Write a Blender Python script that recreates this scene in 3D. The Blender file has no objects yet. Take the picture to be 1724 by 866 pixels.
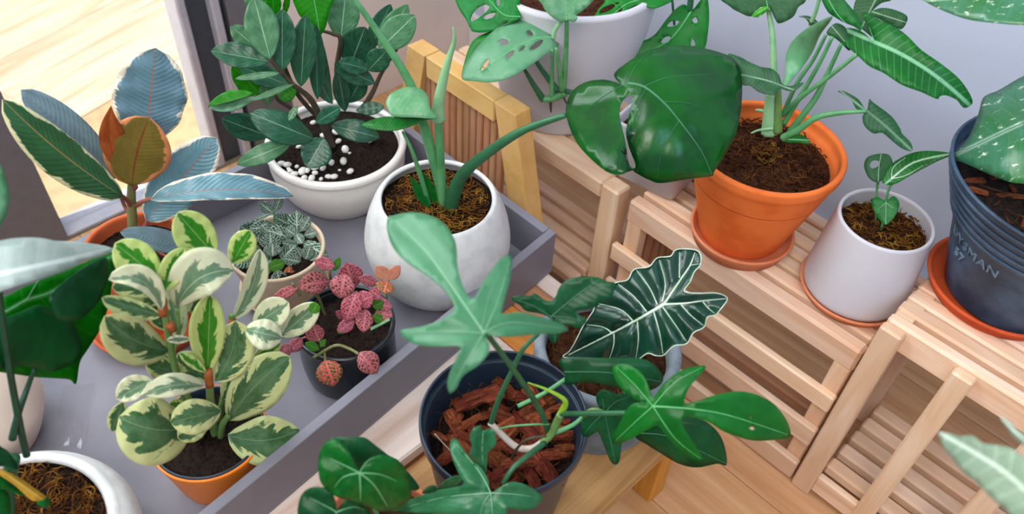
import bpy, math, random
import numpy as np
from mathutils import Vector, Matrix
from mathutils.geometry import delaunay_2d_cdt
random.seed(7); RNG = np.random.default_rng(7)
SC = bpy.context.scene; COL = SC.collection

# ------------------------------------------------------------------ camera
# 29 mm lens, 1.1 m above the floor, looking down about 45 degrees (vertical lines meet below the frame)
FPX, IW, IH, CAMH = 1400.0, 1724.0, 866.0, 1.1
def unit(v): v = np.array(v, float); return v/np.linalg.norm(v)
DOWN = unit((765-IW/2, 1800-IH/2, FPX))
FW = unit(np.array([0, 0, 1.0])-DOWN*DOWN[2]); RT = np.cross(DOWN, FW)
YAW = math.radians(-43)
AX = math.cos(YAW)*RT+math.sin(YAW)*FW          # world X (along the racks) in camera axes
AY = -math.sin(YAW)*RT+math.cos(YAW)*FW         # world Y (towards the wall)
AZ = -DOWN
R = np.array([AX, AY, AZ])                       # camera axes (right, down, forward) -> world
cam = bpy.data.objects.new('camera', bpy.data.cameras.new('camera')); COL.objects.link(cam); SC.camera = cam
M = np.eye(4); M[:3, 0] = R[:, 0]; M[:3, 1] = -R[:, 1]; M[:3, 2] = -R[:, 2]; M[:3, 3] = (0, 0, CAMH)
cam.matrix_world = Matrix(M.tolist())
cam.data.sensor_width = 36; cam.data.lens = FPX/IW*36; cam.data.clip_start = .02
cam.data.dof.use_dof = True; cam.data.dof.focus_distance = 1.02; cam.data.dof.aperture_fstop = 5.0

# ------------------------------------------------------------------ world, sun, lights, exposure
W = bpy.data.worlds.new('daylight'); SC.world = W; W.use_nodes = True
bg = W.node_tree.nodes['Background']; bg.inputs[0].default_value = (.80, .86, 1, 1); bg.inputs[1].default_value = .34
def light(name, typ, loc, target, energy, color, **k):
    l = bpy.data.lights.new(name, typ); l.energy = energy; l.color = color
    for a, b in k.items(): setattr(l, a, b)
    o = bpy.data.objects.new(name, l); COL.objects.link(o); o.location = loc
    o.rotation_euler = (Vector(target)-Vector(loc)).to_track_quat('-Z', 'Y').to_euler(); return o
light('sun', 'SUN', (-2.72, -3, 4), (-2.4, -.9, 0), 3.0, (1, .965, .91), angle=.02)
light('window_daylight', 'AREA', (-1.27, .12, 1.45), (-.3, .25, 1.1), 21, (.90, .95, 1), shape='RECTANGLE', size=1.1, size_y=1.5)
light('overhead_fill', 'AREA', (.2, -.65, 2.35), (-.35, .6, .2), 40, (1, .965, .93), shape='RECTANGLE', size=1.7, size_y=1.2)  # added overhead fill lamp under the ceiling, no opening to daylight there
light('side_fill_blue', 'AREA', (.95, .5, 1.6), (.12, 1.2, .6), 1.5, (.42, .66, 1), shape='RECTANGLE', size=.7, size_y=.7, spread=1.5)  # added blue fill lamp to tint the back wall's right part
SC.view_settings.view_transform = 'Standard'; SC.view_settings.look = 'None'
SC.view_settings.exposure = .78; SC.view_settings.gamma = 1; SC.view_settings.use_curve_mapping = False

# ------------------------------------------------------------------ materials
def lin(c):
    if isinstance(c, str): c = [int(c[i:i+2], 16)/255 for i in (0, 2, 4)]
    return tuple(((x/12.92) if x <= .04045 else ((x+.055)/1.055)**2.4) for x in c)+(1,)
class NT:
    def __init__(s, name):
        s.m = bpy.data.materials.new(name); s.m.use_nodes = True; s.t = s.m.node_tree; s.t.nodes.clear()
        s.out = s.n('ShaderNodeOutputMaterial'); s.b = s.n('ShaderNodeBsdfPrincipled'); s.l(s.b.outputs[0], s.out.inputs[0])
    def n(s, typ, **k):
        x = s.t.nodes.new(typ)
        for a, b in k.items(): setattr(x, a, b)
        return x
    def l(s, a, b): s.t.links.new(a, b)
    def put(s, v, inp):
        if hasattr(v, 'is_output'): s.l(v, inp)
        else: inp.default_value = v
    def math(s, op, a, b=0.0, c=0.0):
        x = s.n('ShaderNodeMath', operation=op)
        for i, v in enumerate((a, b, c)): s.put(v, x.inputs[i])
        return x.outputs[0]
    def mix(s, f, a, b):
        x = s.n('ShaderNodeMix', data_type='RGBA'); s.put(f, x.inputs[0]); s.put(a, x.inputs[6]); s.put(b, x.inputs[7]); return x.outputs[2]
    def step(s, v, a, b):
        x = s.n('ShaderNodeMapRange', interpolation_type='SMOOTHSTEP'); s.put(v, x.inputs[0]); x.inputs[1].default_value = a; x.inputs[2].default_value = b; return x.outputs[0]
    def coord(s, which='Object', scale=(1, 1, 1), rand=0):
        c = s.n('ShaderNodeTexCoord').outputs[which]
        mp = s.n('ShaderNodeMapping'); s.l(c, mp.inputs[0]); mp.inputs['Scale'].default_value = scale
        if rand:
            r = s.n('ShaderNodeObjectInfo').outputs['Random']; v = s.n('ShaderNodeCombineXYZ')
            s.l(s.math('MULTIPLY', r, rand), v.inputs[0]); s.l(s.math('MULTIPLY', r, rand*1.7), v.inputs[1]); s.l(v.outputs[0], mp.inputs[1])
        return mp.outputs[0]
    def noise(s, vec, scale=5, detail=3, rough=.5, dist=0):
        x = s.n('ShaderNodeTexNoise'); s.l(vec, x.inputs['Vector']); x.inputs['Scale'].default_value = scale; x.inputs['Detail'].default_value = detail
        x.inputs['Roughness'].default_value = rough; x.inputs['Distortion'].default_value = dist; return x.outputs[0]
    def ramp(s, f, *st):
        x = s.n('ShaderNodeValToRGB'); s.l(f, x.inputs[0]); e = x.color_ramp.elements
        while len(e) < len(st): e.new(.5)
        for i, (p, c) in enumerate(st): e[i].position = p; e[i].color = lin(c)
        return x.outputs[0]
    def hsv(s, col, vrange=.15, hrange=0.0):
        r = s.n('ShaderNodeObjectInfo').outputs['Random']; x = s.n('ShaderNodeHueSaturation'); s.l(col, x.inputs['Color'])
        s.l(s.math('MULTIPLY_ADD', r, vrange*2, 1-vrange), x.inputs['Value'])
        if hrange: s.l(s.math('MULTIPLY_ADD', s.math('FRACT', s.math('MULTIPLY', r, 7.31)), hrange*2, .5-hrange), x.inputs['Hue'])
        return x.outputs[0]
    def bump(s, h, strength=.3, dist=.002):
        x = s.n('ShaderNodeBump'); s.l(h, x.inputs['Height']); x.inputs['Strength'].default_value = strength; x.inputs['Distance'].default_value = dist
        s.l(x.outputs[0], s.b.inputs['Normal'])
    def fin(s, col, rough=.5, spec=.5, trans=0):
        s.put(col, s.b.inputs['Base Color']); s.put(rough, s.b.inputs['Roughness']); s.b.inputs['Specular IOR Level'].default_value = spec
        if trans:
            t = s.n('ShaderNodeBsdfTranslucent'); s.put(col, t.inputs[0]); x = s.n('ShaderNodeMixShader'); x.inputs[0].default_value = trans
            s.l(s.b.outputs[0], x.inputs[1]); s.l(t.outputs[0], x.inputs[2]); s.l(x.outputs[0], s.out.inputs[0])
        return s.m

def wood(name, light_, mid, dark, vr=.12, rough=.55, sc=1.0, gs=22):
    t = NT(name); v = t.coord('Object', (1.6*sc, gs*sc, gs*sc), 40)
    g = t.noise(v, 2.2, 4, .55, 1.1); fine = t.noise(t.coord('Object', (5*sc, 180*sc, 180*sc), 40), 2, 3, .6)
    blot = t.noise(t.coord('Object', (4, 9, 9), 90), 1.6, 3)
    c = t.ramp(g, (.22, dark), (.48, mid), (.74, light_))
    c = t.mix(t.math('MULTIPLY', t.step(fine, .5, .72), .35), c, lin(dark))
    c = t.mix(t.math('MULTIPLY', t.step(blot, .62, .8), .35), c, lin(dark))
    t.bump(fine, .12, .001)
    return t.fin(t.hsv(c, vr, .006), rough, .35)
def plain(name, col, rough=.5, spec=.5, var=.06, nscale=30, bump=0.0, col2=None, nd=3):
    t = NT(name); n = t.noise(t.coord('Object'), nscale, nd, .6)
    a = lin(col); b = lin(col2) if col2 else tuple(max(0, x*(1-var*3)) for x in a[:3])+(1,)
    if bump: t.bump(n, bump, .002)
    return t.fin(t.mix(t.step(n, .4, .68), a, b), rough, spec)

M_RACK = wood('rack_wood', 'ecd2ba', 'e2bd9d', 'd3a682', .1, .55, 1, 14)
M_RACKRED = wood('rack_wood_reddish', 'cf9f80', 'bd8864', 'a06b48', .1, .55, 1, 14)
M_HONEY = wood('honey_wood', 'eac48a', 'e2b36e', 'd39c55', .06, .5, 1, 10)
M_HONEY2 = plain('honey_wood_leg', 'e4b876', .5, .35, .05, 22, 0, 'd8a860')
M_PALEWOOD = wood('pale_bench_wood', 'f1e6e0', 'e6d2c8', 'cfae9e', .03, .5, .8, 16)
M_ORANGE = wood('orange_wood', 'e3a350', 'd68f3c', 'bd7527', .06)
M_STOOL = wood('stool_wood', 'cfa26c', 'b98a54', '9d7040', .05)
M_PLANK = wood('floor_oak', 'd8b186', 'c8996c', 'ad7c4b', .03, .38, .55)
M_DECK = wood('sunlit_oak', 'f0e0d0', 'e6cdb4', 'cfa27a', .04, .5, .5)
M_WALL = plain('wall_cool_light_tint', 'bac2d2', .8, .2, .02, 6)  # cool cast of the light is put into the wall colour
M_WALLL = plain('wall_warm_light_tint', 'e2d6d0', .8, .2, .02, 6)  # warm bounced light is put into the left wall's colour
M_TRIM = plain('white_trim_paint', 'dedee2', .6, .3, .02, 8)
M_FRAME = plain('grey_window_metal', '6d6c74', .5, .4, .03, 60)
M_FRAMEDK = plain('dark_window_gasket', '3c444f', .5, .4, .04, 60)
M_FRAMELT = plain('pale_window_metal', 'b4b2be', .35, .5, .03, 60)
M_TRAY = plain('grey_tray_paint', '7f7e89', .5, .4, .03, 14, .02)
M_TRAYSIDE = M_TRAY
M_CEIL = plain('ceiling_paint', 'e6e4e2', .9, .1, .01, 5)

# ------------------------------------------------------------------ mesh helpers
def link(o, parent=None, label=None, cat=None, group=None, kind=None):
    COL.objects.link(o)
    if parent is not None: o.parent = parent
    for k, v in (('label', label), ('category', cat), ('group', group), ('kind', kind)):
        if v: o[k] = v
    return o
def mesh(name, verts, faces, mat, parent=None, smooth=True, uv=None, sol=0, **k):
    me = bpy.data.meshes.new(name); me.from_pydata([tuple(map(float, v)) for v in verts], [], [tuple(map(int, f)) for f in faces])
    me.materials.append(mat)
    if smooth: me.polygons.foreach_set('use_smooth', [True]*len(me.polygons))
    if uv is not None:
        ul = me.uv_layers.new(name='UVMap'); idx = np.empty(len(me.loops), np.int32); me.loops.foreach_get('vertex_index', idx)
        ul.data.foreach_set('uv', np.asarray(uv, np.float32)[idx].ravel())
    me.update(); o = bpy.data.objects.new(name, me)
    link(o, parent, **k)
    if sol:
        s = o.modifiers.new('thickness', 'SOLIDIFY'); s.thickness = sol; s.offset = -1
    return o
def rebase(o):
    """moves the mesh origin to the centre of its base so it sits where it stands"""
    return o
def empty(name, loc, label, cat, group=None):
    o = bpy.data.objects.new(name, None); o.location = loc; o.empty_display_size = .02; link(o, None, label, cat, group)
    bpy.context.view_layer.update(); return o
BOXF = [(0, 3, 2, 1), (4, 5, 6, 7), (0, 1, 5, 4), (1, 2, 6, 5), (2, 3, 7, 6), (3, 0, 4, 7)]
_boxes = {}
def box(name, a, b, mat, parent=None, bev=.0015, axis=None, **k):
    """box from corner a to corner b; its local X runs along its long axis (for the grain); bevelled edges, shared meshes"""
    a, b = np.array(a, float), np.array(b, float); c = (a+b)/2; s = b-a
    ax = int(np.argmax(s)) if axis is None else axis
    rot = [(0, 0, 0), (0, 0, math.pi/2), (0, -math.pi/2, 0)][ax]
    d = [(s[0], s[1], s[2]), (s[1], s[0], s[2]), (s[2], s[1], s[0])][ax]
    key = (tuple(round(x, 4) for x in d), mat.name, bev)
    if key not in _boxes:
        h = [x/2 for x in d]; v = []; 
        e = min(bev, min(h)*.4)
        # chamfered box: each face inset by e
        vs, fs = [], []
        for sx in (-1, 1):
            for sy in (-1, 1):
                for sz in (-1, 1):
                    vs += [(sx*h[0], sy*(h[1]-e), sz*(h[2]-e)), (sx*(h[0]-e), sy*h[1], sz*(h[2]-e)), (sx*(h[0]-e), sy*(h[1]-e), sz*h[2])]
        I = lambda x, y, z, f: ((x*2+y)*2+z)*3+f
        for x in (0, 1): fs.append([I(x, 0, 0, 0), I(x, 0, 1, 0), I(x, 1, 1, 0), I(x, 1, 0, 0)])
        for y in (0, 1): fs.append([I(0, y, 0, 1), I(0, y, 1, 1), I(1, y, 1, 1), I(1, y, 0, 1)])
        for z in (0, 1): fs.append([I(0, 0, z, 2), I(0, 1, z, 2), I(1, 1, z, 2), I(1, 0, z, 2)])
        for x in (0, 1):
            for y in (0, 1): fs.append([I(x, y, 0, 0), I(x, y, 1, 0), I(x, y, 1, 1), I(x, y, 0, 1)])
            for z in (0, 1): fs.append([I(x, 0, z, 0), I(x, 1, z, 0), I(x, 1, z, 2), I(x, 0, z, 2)])
        for y in (0, 1):
            for z in (0, 1): fs.append([I(0, y, z, 1), I(1, y, z, 1), I(1, y, z, 2), I(0, y, z, 2)])
        for x in (0, 1):
            for y in (0, 1):
                for z in (0, 1): fs.append([I(x, y, z, 0), I(x, y, z, 1), I(x, y, z, 2)])
        vv = np.array(vs); ff = []
        for f in fs:
            p = vv[f]; n = np.cross(p[1]-p[0], p[2]-p[0])
            ff.append(f if n@p.mean(0) > 0 else f[::-1])
        me = bpy.data.meshes.new(name); me.from_pydata(vs, [], ff); me.materials.append(mat); _boxes[key] = me
    o = bpy.data.objects.new(name, _boxes[key]); link(o, parent, **k)
    pl = np.array(parent.location) if parent is not None and parent.type == 'EMPTY' else 0
    o.location = c-pl; o.rotation_euler = rot
    return o
def bar(name, p, q, w, h, mat, parent=None):
    """straight wooden bar from p to q, section w (sideways) x h"""
    p, q = Vector(p), Vector(q); L = (q-p).length
    o = box(name, (-L/2, -w/2, -h/2), (L/2, w/2, h/2), mat, parent, axis=0)
    pl = parent.location if parent is not None else Vector()
    o.location = (p+q)/2-pl; o.rotation_euler = (q-p).to_track_quat('X', 'Z').to_euler(); return o
def quadprism(name, top, bottom, mat, parent=None, **k):
    """prism between two quads (each 4 points)"""
    v = list(bottom)+list(top); o = mesh(name, v, BOXF, mat, parent, smooth=False, **k); return o
def grid_faces(nu, nv, close=False):
    f = []
    for i in range(nu-1):
        for j in range(nv if close else nv-1): f.append((i*nv+j, (i+1)*nv+j, (i+1)*nv+(j+1) % nv, i*nv+(j+1) % nv))
    return f
def lathe(name, c, prof, mat, parent, seg=64, wob=0, rot=0, **k):
    """turned solid: profile of (radius, height) around the vertical axis at c"""
    v = []
    ang = np.linspace(0, 2*math.pi, seg, endpoint=False)
    for r, z in prof:
        for a in ang: v.append(((r*(1+wob*math.sin(3*a+1)))*math.cos(a), (r*(1+wob*math.sin(3*a+1)))*math.sin(a), z))
    f = grid_faces(len(prof), seg, True)
    f = [x[::-1] for x in f]
    o = mesh(name, v, f, mat, parent, **k)
    pl = np.array(parent.location) if parent is not None else 0
    o.location = np.array(c, float)-pl
    return o
def smoothprof(pts, n=6):
    p = np.array(pts, float); return [tuple(x) for x in crom(p, n)]
def crom(p, n=6, closed=False):
    p = np.asarray(p, float); out = []; N = len(p)
    rng = range(N) if closed else range(N-1)
    for i in rng:
        if closed: a, b, c, d = p[i-1], p[i], p[(i+1) % N], p[(i+2) % N]
        else: a, b, c, d = p[max(i-1, 0)], p[i], p[i+1], p[min(i+2, N-1)]
        for t in np.linspace(0, 1, n, endpoint=False):
            out.append(.5*((2*b)+(c-a)*t+(2*a-5*b+4*c-d)*t*t+(3*b-3*c+d-a)*t**3))
    if not closed: out.append(p[-1])
    return np.array(out)
def tube_pts(P, r, ns=8):
    """vertices and faces of a round tube through 3-D points P with radii r"""
    P = np.asarray(P, float); n = len(P); r = np.broadcast_to(r, n) if np.ndim(r) else np.full(n, r)
    T = np.gradient(P, axis=0); T /= np.linalg.norm(T, axis=1)[:, None]+1e-12
    up = np.array([.3, .5, .8]); v = []
    for i in range(n):
        a = np.cross(T[i], up); a /= np.linalg.norm(a)+1e-12; b = np.cross(T[i], a)
        for k in range(ns):
            t = 2*math.pi*k/ns; v.append(P[i]+r[i]*(math.cos(t)*a+math.sin(t)*b))
    f = grid_faces(n, ns, True); m = len(v); v += [P[0], P[-1]]
    for k in range(ns): f.append((m, k, (k+1) % ns)); f.append((m+1, (n-1)*ns+(k+1) % ns, (n-1)*ns+k))
    return v, f

# ------------------------------------------------------------------ the setting
def structure(o): o['kind'] = 'structure'; return o
floor = structure(box('floor', (-1.3, -4, -.06), (1.6, 1.2, -.012), plain('floor_underlay', '4a3726', .8), bev=0, axis=0))
for i in range(16):
    y0 = -.75+i*.1225; j = -1.3+random.choice((.35, .7, 1.05, 1.5, 1.9))
    for a, b in ((-1.3, j), (j, 1.6)):
        o = box('plank', (a+.0006, y0+.0006, -.012), (b-.0006, y0+.1225-.0006, 0), M_PLANK, None, .0004); o.parent = floor; o.location -= floor.location
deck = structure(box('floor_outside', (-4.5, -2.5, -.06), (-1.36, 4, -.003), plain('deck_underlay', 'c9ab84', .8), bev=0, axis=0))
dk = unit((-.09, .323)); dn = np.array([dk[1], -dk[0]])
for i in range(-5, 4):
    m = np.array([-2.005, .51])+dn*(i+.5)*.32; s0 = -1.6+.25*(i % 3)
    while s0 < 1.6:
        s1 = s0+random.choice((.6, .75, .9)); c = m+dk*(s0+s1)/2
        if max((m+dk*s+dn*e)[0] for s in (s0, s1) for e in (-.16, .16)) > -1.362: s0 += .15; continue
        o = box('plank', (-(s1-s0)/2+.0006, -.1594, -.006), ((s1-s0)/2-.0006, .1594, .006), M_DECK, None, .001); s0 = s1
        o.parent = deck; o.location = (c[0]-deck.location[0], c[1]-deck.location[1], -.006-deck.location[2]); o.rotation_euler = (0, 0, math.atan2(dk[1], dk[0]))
structure(box('wall_back', (-1.3, 1.2, 0), (1.6, 1.3, 2.4), M_WALL, bev=0))
structure(box('baseboard_back', (-1.3, 1.187, 0), (1.6, 1.2, .108), M_TRIM, bev=.003))
structure(box('wall_left', (-1.4, .70, 0), (-1.3, 1.3, 2.4), M_WALLL, bev=0))
structure(box('wall_left_near', (-1.4, -4, 0), (-1.3, -.55, 2.4), M_WALL, bev=0))
structure(box('wall_right', (1.6, -4, 0), (1.7, 1.3, 2.4), M_WALL, bev=0))
structure(box('ceiling', (-1.4, -4, 2.4), (1.6, 1.3, 2.5), M_CEIL, bev=0))
win = structure(bpy.data.objects.new('window_1', None)); COL.objects.link(win); win.location = (-1.3, .3, 0); win.empty_display_size = .05
box('mullion', (-1.36, -.10, 0), (-1.30, .212, 2.4), M_FRAME, win, .002)
box('mullion_groove', (-1.3005, .095, 0), (-1.2994, .099, 2.4), M_FRAMEDK, win, 0)
box('jamb', (-1.36, .602, 0), (-1.296, .70, 2.4), M_FRAME, win, .002)
box('jamb_edge', (-1.36, .573, 0), (-1.292, .590, 2.4), M_FRAMELT, win, .003)
box('jamb_gasket', (-1.355, .535, 0), (-1.312, .573, 2.4), M_FRAMEDK, win, .001)
box('jamb_gasket', (-1.355, .590, 0), (-1.312, .602, 2.4), M_FRAMEDK, win, .001)
box('jamb_edge', (-1.36, .519, 0), (-1.305, .535, 2.4), M_FRAMELT, win, .003)
box('sill_track', (-1.36, .212, 0), (-1.305, .519, .006), M_FRAMELT, win, .001)
box('head_rail', (-1.36, -.1, 2.34), (-1.30, .70, 2.4), M_FRAME, win, .002)
t = NT('window_glass'); gl = t.n('ShaderNodeBsdfGlossy'); gl.inputs['Roughness'].default_value = .02; tr = t.n('ShaderNodeBsdfTransparent'); tr.inputs[0].default_value = (.97, .985, .98, 1)
mx = t.n('ShaderNodeMixShader'); mx.inputs[0].default_value = .05; t.l(tr.outputs[0], mx.inputs[1]); t.l(gl.outputs[0], mx.inputs[2]); t.l(mx.outputs[0], t.out.inputs[0])
M_GLASS = t.m
box('pane', (-1.338, .214, .006), (-1.332, .518, 2.34), M_GLASS, win, 0)
box('pane', (-1.338, -.55, .006), (-1.332, -.10, 2.34), M_GLASS, win, 0)

# ------------------------------------------------------------------ wooden racks
def slats(n, x0, x1, y0, pitch, w, z0, z1, mat, par, name='slat'):
    for i in range(n):
        dz = random.uniform(-.0008, .0008)
        box(name, (x0, y0+i*pitch, z0+dz), (x1, y0+i*pitch+w, z1+dz), mat if random.random() > .12 or z0 > .2 else M_RACKRED, par, .003)
# the long rack in the middle
rk = empty('plant_rack', (-.31, .88, 0), 'pale slatted wooden rack carrying the terracotta pot and the white cylinder pot', 'rack')
box('rail', (-.505, .783, .258), (-.126, .805, .300), M_RACK, rk, .004)
slats(6, -.503, -.128, .8135, .0272, .0215, .278, .300, M_RACK, rk)
for x0, x1 in ((-.503, -.478), (-.152, -.128)):
    box('crossbar', (x0, .805, .270), (x1, .972, .2775), M_RACK, rk)
    for y0, y1 in ((.786, .808), (.95, .972)): box('leg', (x0, y0, 0), (x1, y1, .258 if y0 < .8 else .277), M_RACK, rk, .002)
for z0, z1 in ((.176, .208), (.092, .130), (.004, .045)): box('rail', (-.515, .774, z0), (-.126, .786, z1), M_RACK, rk, .003)
slats(3, -.500, -.130, .800, .034, .020, .072, .090, M_RACKRED, rk)
for i in range(6): box('end_slat', (-.517, .812+i*.0245, .02), (-.505, .812+i*.0245+.0185, .262), M_RACKRED, rk, .002)
# the rack in the far corner, behind the tray
rz = empty('plant_rack', (-.75, .88, 0), 'pale slatted wooden rack beneath the big white pot, behind the grey tray', 'rack')
box('rail', (-.972, .782, .268), (-.557, .826, .298), M_RACK, rz, .003)
slats(5, -.972, -.525, .834, .0285, .0235, .276, .298, M_RACK, rz)
for x0, x1 in ((-.557, -.524), (-.972, -.940)):
    for y0, y1 in ((.781, .812), (.945, .972)): box('leg', (x0, y0, 0), (x1, y1, .298 if y0 < .8 and x0 > -.6 else .268), M_RACK, rz, .003)
slats(5, -.938, -.560, .752, .0295, .0215, .086, .106, M_RACK, rz)
box('rail', (-.96, .768, .004), (-.557, .780, .030), M_RACK, rz, .003)
for i in range(6): box('end_slat', (-.984, .81+i*.0245, .02), (-.972, .81+i*.0245+.0185, .262), M_RACKRED, rz, .002)
# the taller rack on the right
rb = empty('plant_rack', (.25, .88, 0), 'pale slatted wooden rack with upright bars beneath the dark blue pot', 'rack')
box('rail', (-.121, .786, .330), (.62, .803, .371), M_RACK, rb, .004)
slats(7, -.121, .62, .8105, .0262, .0208, .351, .371, M_RACK, rb)
for i in range(7): box('spacer', (-.119, .8035+i*.0262, .352), (-.097, .811+i*.0262, .3695), M_RACK, rb, .001)
for x0, x1 in ((-.122, -.094), (-.033, -.008), (.064, .090), (.165, .19), (.265, .29), (.59, .618)): box('upright_bar', (x0, .772, 0), (x1, .787, .366), M_RACK, rb, .0025)
box('leg', (-.121, .787, 0), (-.097, .82, .33), M_RACK, rb); box('leg', (.59, .787, 0), (.618, .82, .33), M_RACK, rb)
box('leg', (-.121, .95, 0), (-.097, .975, .350), M_RACK, rb); box('leg', (.59, .95, 0), (.618, .975, .350), M_RACK, rb)
slats(5, -.095, .59, .791, .0335, .0225, .045, .064, M_RACK, rb)
box('rail', (-.095, .776, .012), (.59, .787, .050), M_RACK, rb, .003)

# ------------------------------------------------------------------ honey frame behind the tray, tray, bench, stool
hf = empty('wooden_step_frame', (-.76, .705, 0), 'honey-coloured wooden frame with splayed legs and dark slats behind the grey tray', 'frame')
def hleg(xa, xb, dx):
    q = lambda xa, xb, z: [(xa+.76, -.015, z), (xb+.76, -.015, z), (xb+.76, .015, z), (xa+.76, .015, z)]
    o = quadprism('leg', q(xa, xb, .409), q(xa+dx, xb+dx, 0), M_HONEY2, hf); m = o.modifiers.new('edge', 'BEVEL'); m.width = .0015; m.segments = 2
hleg(-.700, -.657, .100); hleg(-.893, -.852, -.09)
box('top_rail', (-.8515, .691, .372), (-.7005, .719, .409), M_HONEY, hf, .0015)
box('lower_rail', (-.935, .695, .045), (-.625, .715, .075), M_HONEY, hf)
for i in range(12):
    x = -.868+i*.0152; box('slat', (x, .700, .075), (x+.0125, .709, .372), M_RACKRED, hf, .002)
TZ0, TZ, TR = .222, .232, .300
ty = empty('grey_tray', (-.72, .15, TZ0), 'large grey painted tray with low sides holding the potted plants', 'tray')
A_, B_, C_, D_ = np.array([-.527, .652]), np.array([-.428, -.36]), np.array([-.936, .652]), np.array([-.945, -.36])
def tq(name, pts, z0, z1, mat=M_TRAY):
    v = [(p[0]+.72, p[1]-.15, z0-TZ0) for p in pts]+[(p[0]+.72, p[1]-.15, z1-TZ0) for p in pts]
    o = mesh(name, v, BOXF, mat, ty, smooth=False)
    b = o.modifiers.new('edge', 'BEVEL'); b.width = .0012; b.segments = 2; return o
wt = .013
tq('tray_bottom', (D_, B_, A_, C_), TZ0, TZ)
tq('tray_side', (B_-(wt, 0), B_, A_, A_-(wt, 0)), TZ, TR)
tq('tray_side', (D_, D_+(wt, 0), C_+(wt, 0), C_), TZ, TR)
tq('tray_end', (C_+(wt, -wt), A_-(wt, wt), A_-(wt, 0), C_+(wt, 0)), TZ, TR)
tq('tray_end', (D_+(wt, 0), B_-(wt, 0), B_+(-wt, wt), D_+(wt, wt)), TZ, TR)
be = empty('tray_bench', (-.72, .2, 0), 'low honey wooden bench mostly hidden beneath the grey tray', 'bench')
for x in (-.90, -.563):
    for y in (-.2, .605): box('leg', (x-.02, y-.02, 0), (x+.02, y+.02, .2), M_ORANGE, be, .003)
box('bench_top', (-.93, -.25, .2), (-.432, .512, .2215), M_PALEWOOD, be, .003)
box('end_board', (-.93, .514, .2), (-.436, .566, .2205), M_ORANGE, be, .003, axis=0); box('end_board', (-.93, .568, .2), (-.436, .618, .2195), M_RACKRED, be, .003, axis=0); box('end_board', (-.93, .620, .2), (-.436, .648, .2205), M_PALEWOOD, be, .003, axis=0)
st = empty('wooden_stool', (-.33, .35, 0), 'low honey-brown wooden stool under the bark pot and the grey stone pot', 'stool')
box('stool_top', (-.430, .05, .178), (-.232, .628, .200), M_STOOL, st, .003)
for x in (-.405, -.260):
    for y in (.10, .605): box('leg', (x-.016, y-.016, 0), (x+.016, y+.016, .178), M_ORANGE, st, .003)
for x in (-.405, -.260): box('apron', (x-.008, .116, .145), (x+.008, .589, .178), M_ORANGE, st, .002)

# ------------------------------------------------------------------ pots
M_ZZ = plain('white_glazed_ceramic', 'eeeae4', .32, .5, .03, 9, 0)
M_STONEWHITE = plain('pale_speckled_ceramic', 'dfe0de', .55, .4, .05, 45, .03, 'cfd0cf')
M_TERRA = plain('terracotta_clay', 'ee7a3a', .75, .2, .05, 18, .05, 'e0682b')
M_TERRATRAY = plain('weathered_terracotta_clay', 'cf6a42', .75, .2, .05, 18, .05, 'bd5a34')
M_TERRARED = plain('red_terracotta_clay', 'd0582e', .75, .2, .05, 18, .05, 'c04c26')
M_TERRALT = plain('pale_terracotta_clay', 'd98a64', .75, .25, .05, 18, .05, 'cf7a52')
M_BLACKPOT = plain('black_glazed_pot', '23262c', .22, .5, .05, 12)
M_NURSERY = plain('black_nursery_plastic', '1f3040', .35, .5, .05, 30)
M_ORANGEPOT = plain('orange_plastic', 'f08420', .38, .5, .02, 30)
M_STONE = plain('grey_stone_pot', '8b949b', .85, .2, .1, 26, .25, '6d767d', 5)
M_BEIGE = plain('beige_clay', 'd9c2a6', .6, .3, .05, 20, .03)
M_MATTEWHITE = plain('matte_white_ceramic', 'cfcdd4', .6, .3, .02, 9)
M_BLUEPOT = plain('weathered_blue_black_plastic', '22364a', .42, .4, .05, 14, .05, '415b74', 6)
M_EGG = plain('cream_ceramic', 'ead8c8', .45, .4, .03, 12)
M_SOIL = plain('dark_potting_soil', '2a201b', .95, .1, .2, 220, .9, '120d0b', 6)
M_SOILBR = plain('brown_coir_soil', '4a2c1c', .95, .1, .2, 160, .9, '23140d', 6)
t = NT('brown_gold_moss'); M_MOSS = t.fin(t.hsv(t.ramp(t.noise(t.coord('Object'), 60, 3), (.3, '3a2311'), (.5, '6f4519'), (.72, 'a3782c')), .2), .9, .1)
t = NT('dark_coir'); M_COIR = t.fin(t.hsv(t.ramp(t.noise(t.coord('Object'), 60, 3), (.3, '24140b'), (.5, '4c2b15'), (.72, '75491f')), .2), .9, .1)
t = NT('red_brown_bark'); v = t.coord('Object', (1.3, 5.5, 5.5), 30); n = t.noise(v, 1.2, 5, .7, .5)
t.bump(n, .9, .004); M_BARK = t.fin(t.hsv(t.ramp(n, (.3, '2c130c'), (.5, '74321e'), (.72, 'a35c3c')), .4, .012), .85, .15)
M_PEBBLE = plain('white_pebble', 'ece8e2', .5, .4, .05, 50)

def tocam(c): return -np.array(c[:2], float)/np.linalg.norm(c[:2])
class Plant:
    """a potted plant: its Empty, the vertical plane through its stem that faces the viewer, and pixel -> point on that plane"""
    def __init__(s, name, c, label, cat='potted plant', group=None, axis=None):
        s.c = np.array(c, float); s.root = empty(name, c, label, cat, group); s.ax = np.array(axis if axis is not None else c[:2], float)
        s.n = tocam(s.ax)
    def ray(s, x, y):
        d = np.stack([np.asarray(x, float)-IW/2, np.asarray(y, float)-IH/2, np.full(np.shape(x), FPX)], -1); return d@R.T
    def pt(s, x, y, off=0.0):
        d = s.ray(x, y); den = d[..., :2]@s.n; t = ((s.ax@s.n)+off)/den
        return d*t[..., None]+np.array([0, 0, CAMH])
    def loc(s, P): return np.asarray(P)-s.c
    def mpp(s): return float(np.linalg.norm(s.ax)*1.35/FPX)      # metres per pixel near the plant (approximate)

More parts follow.
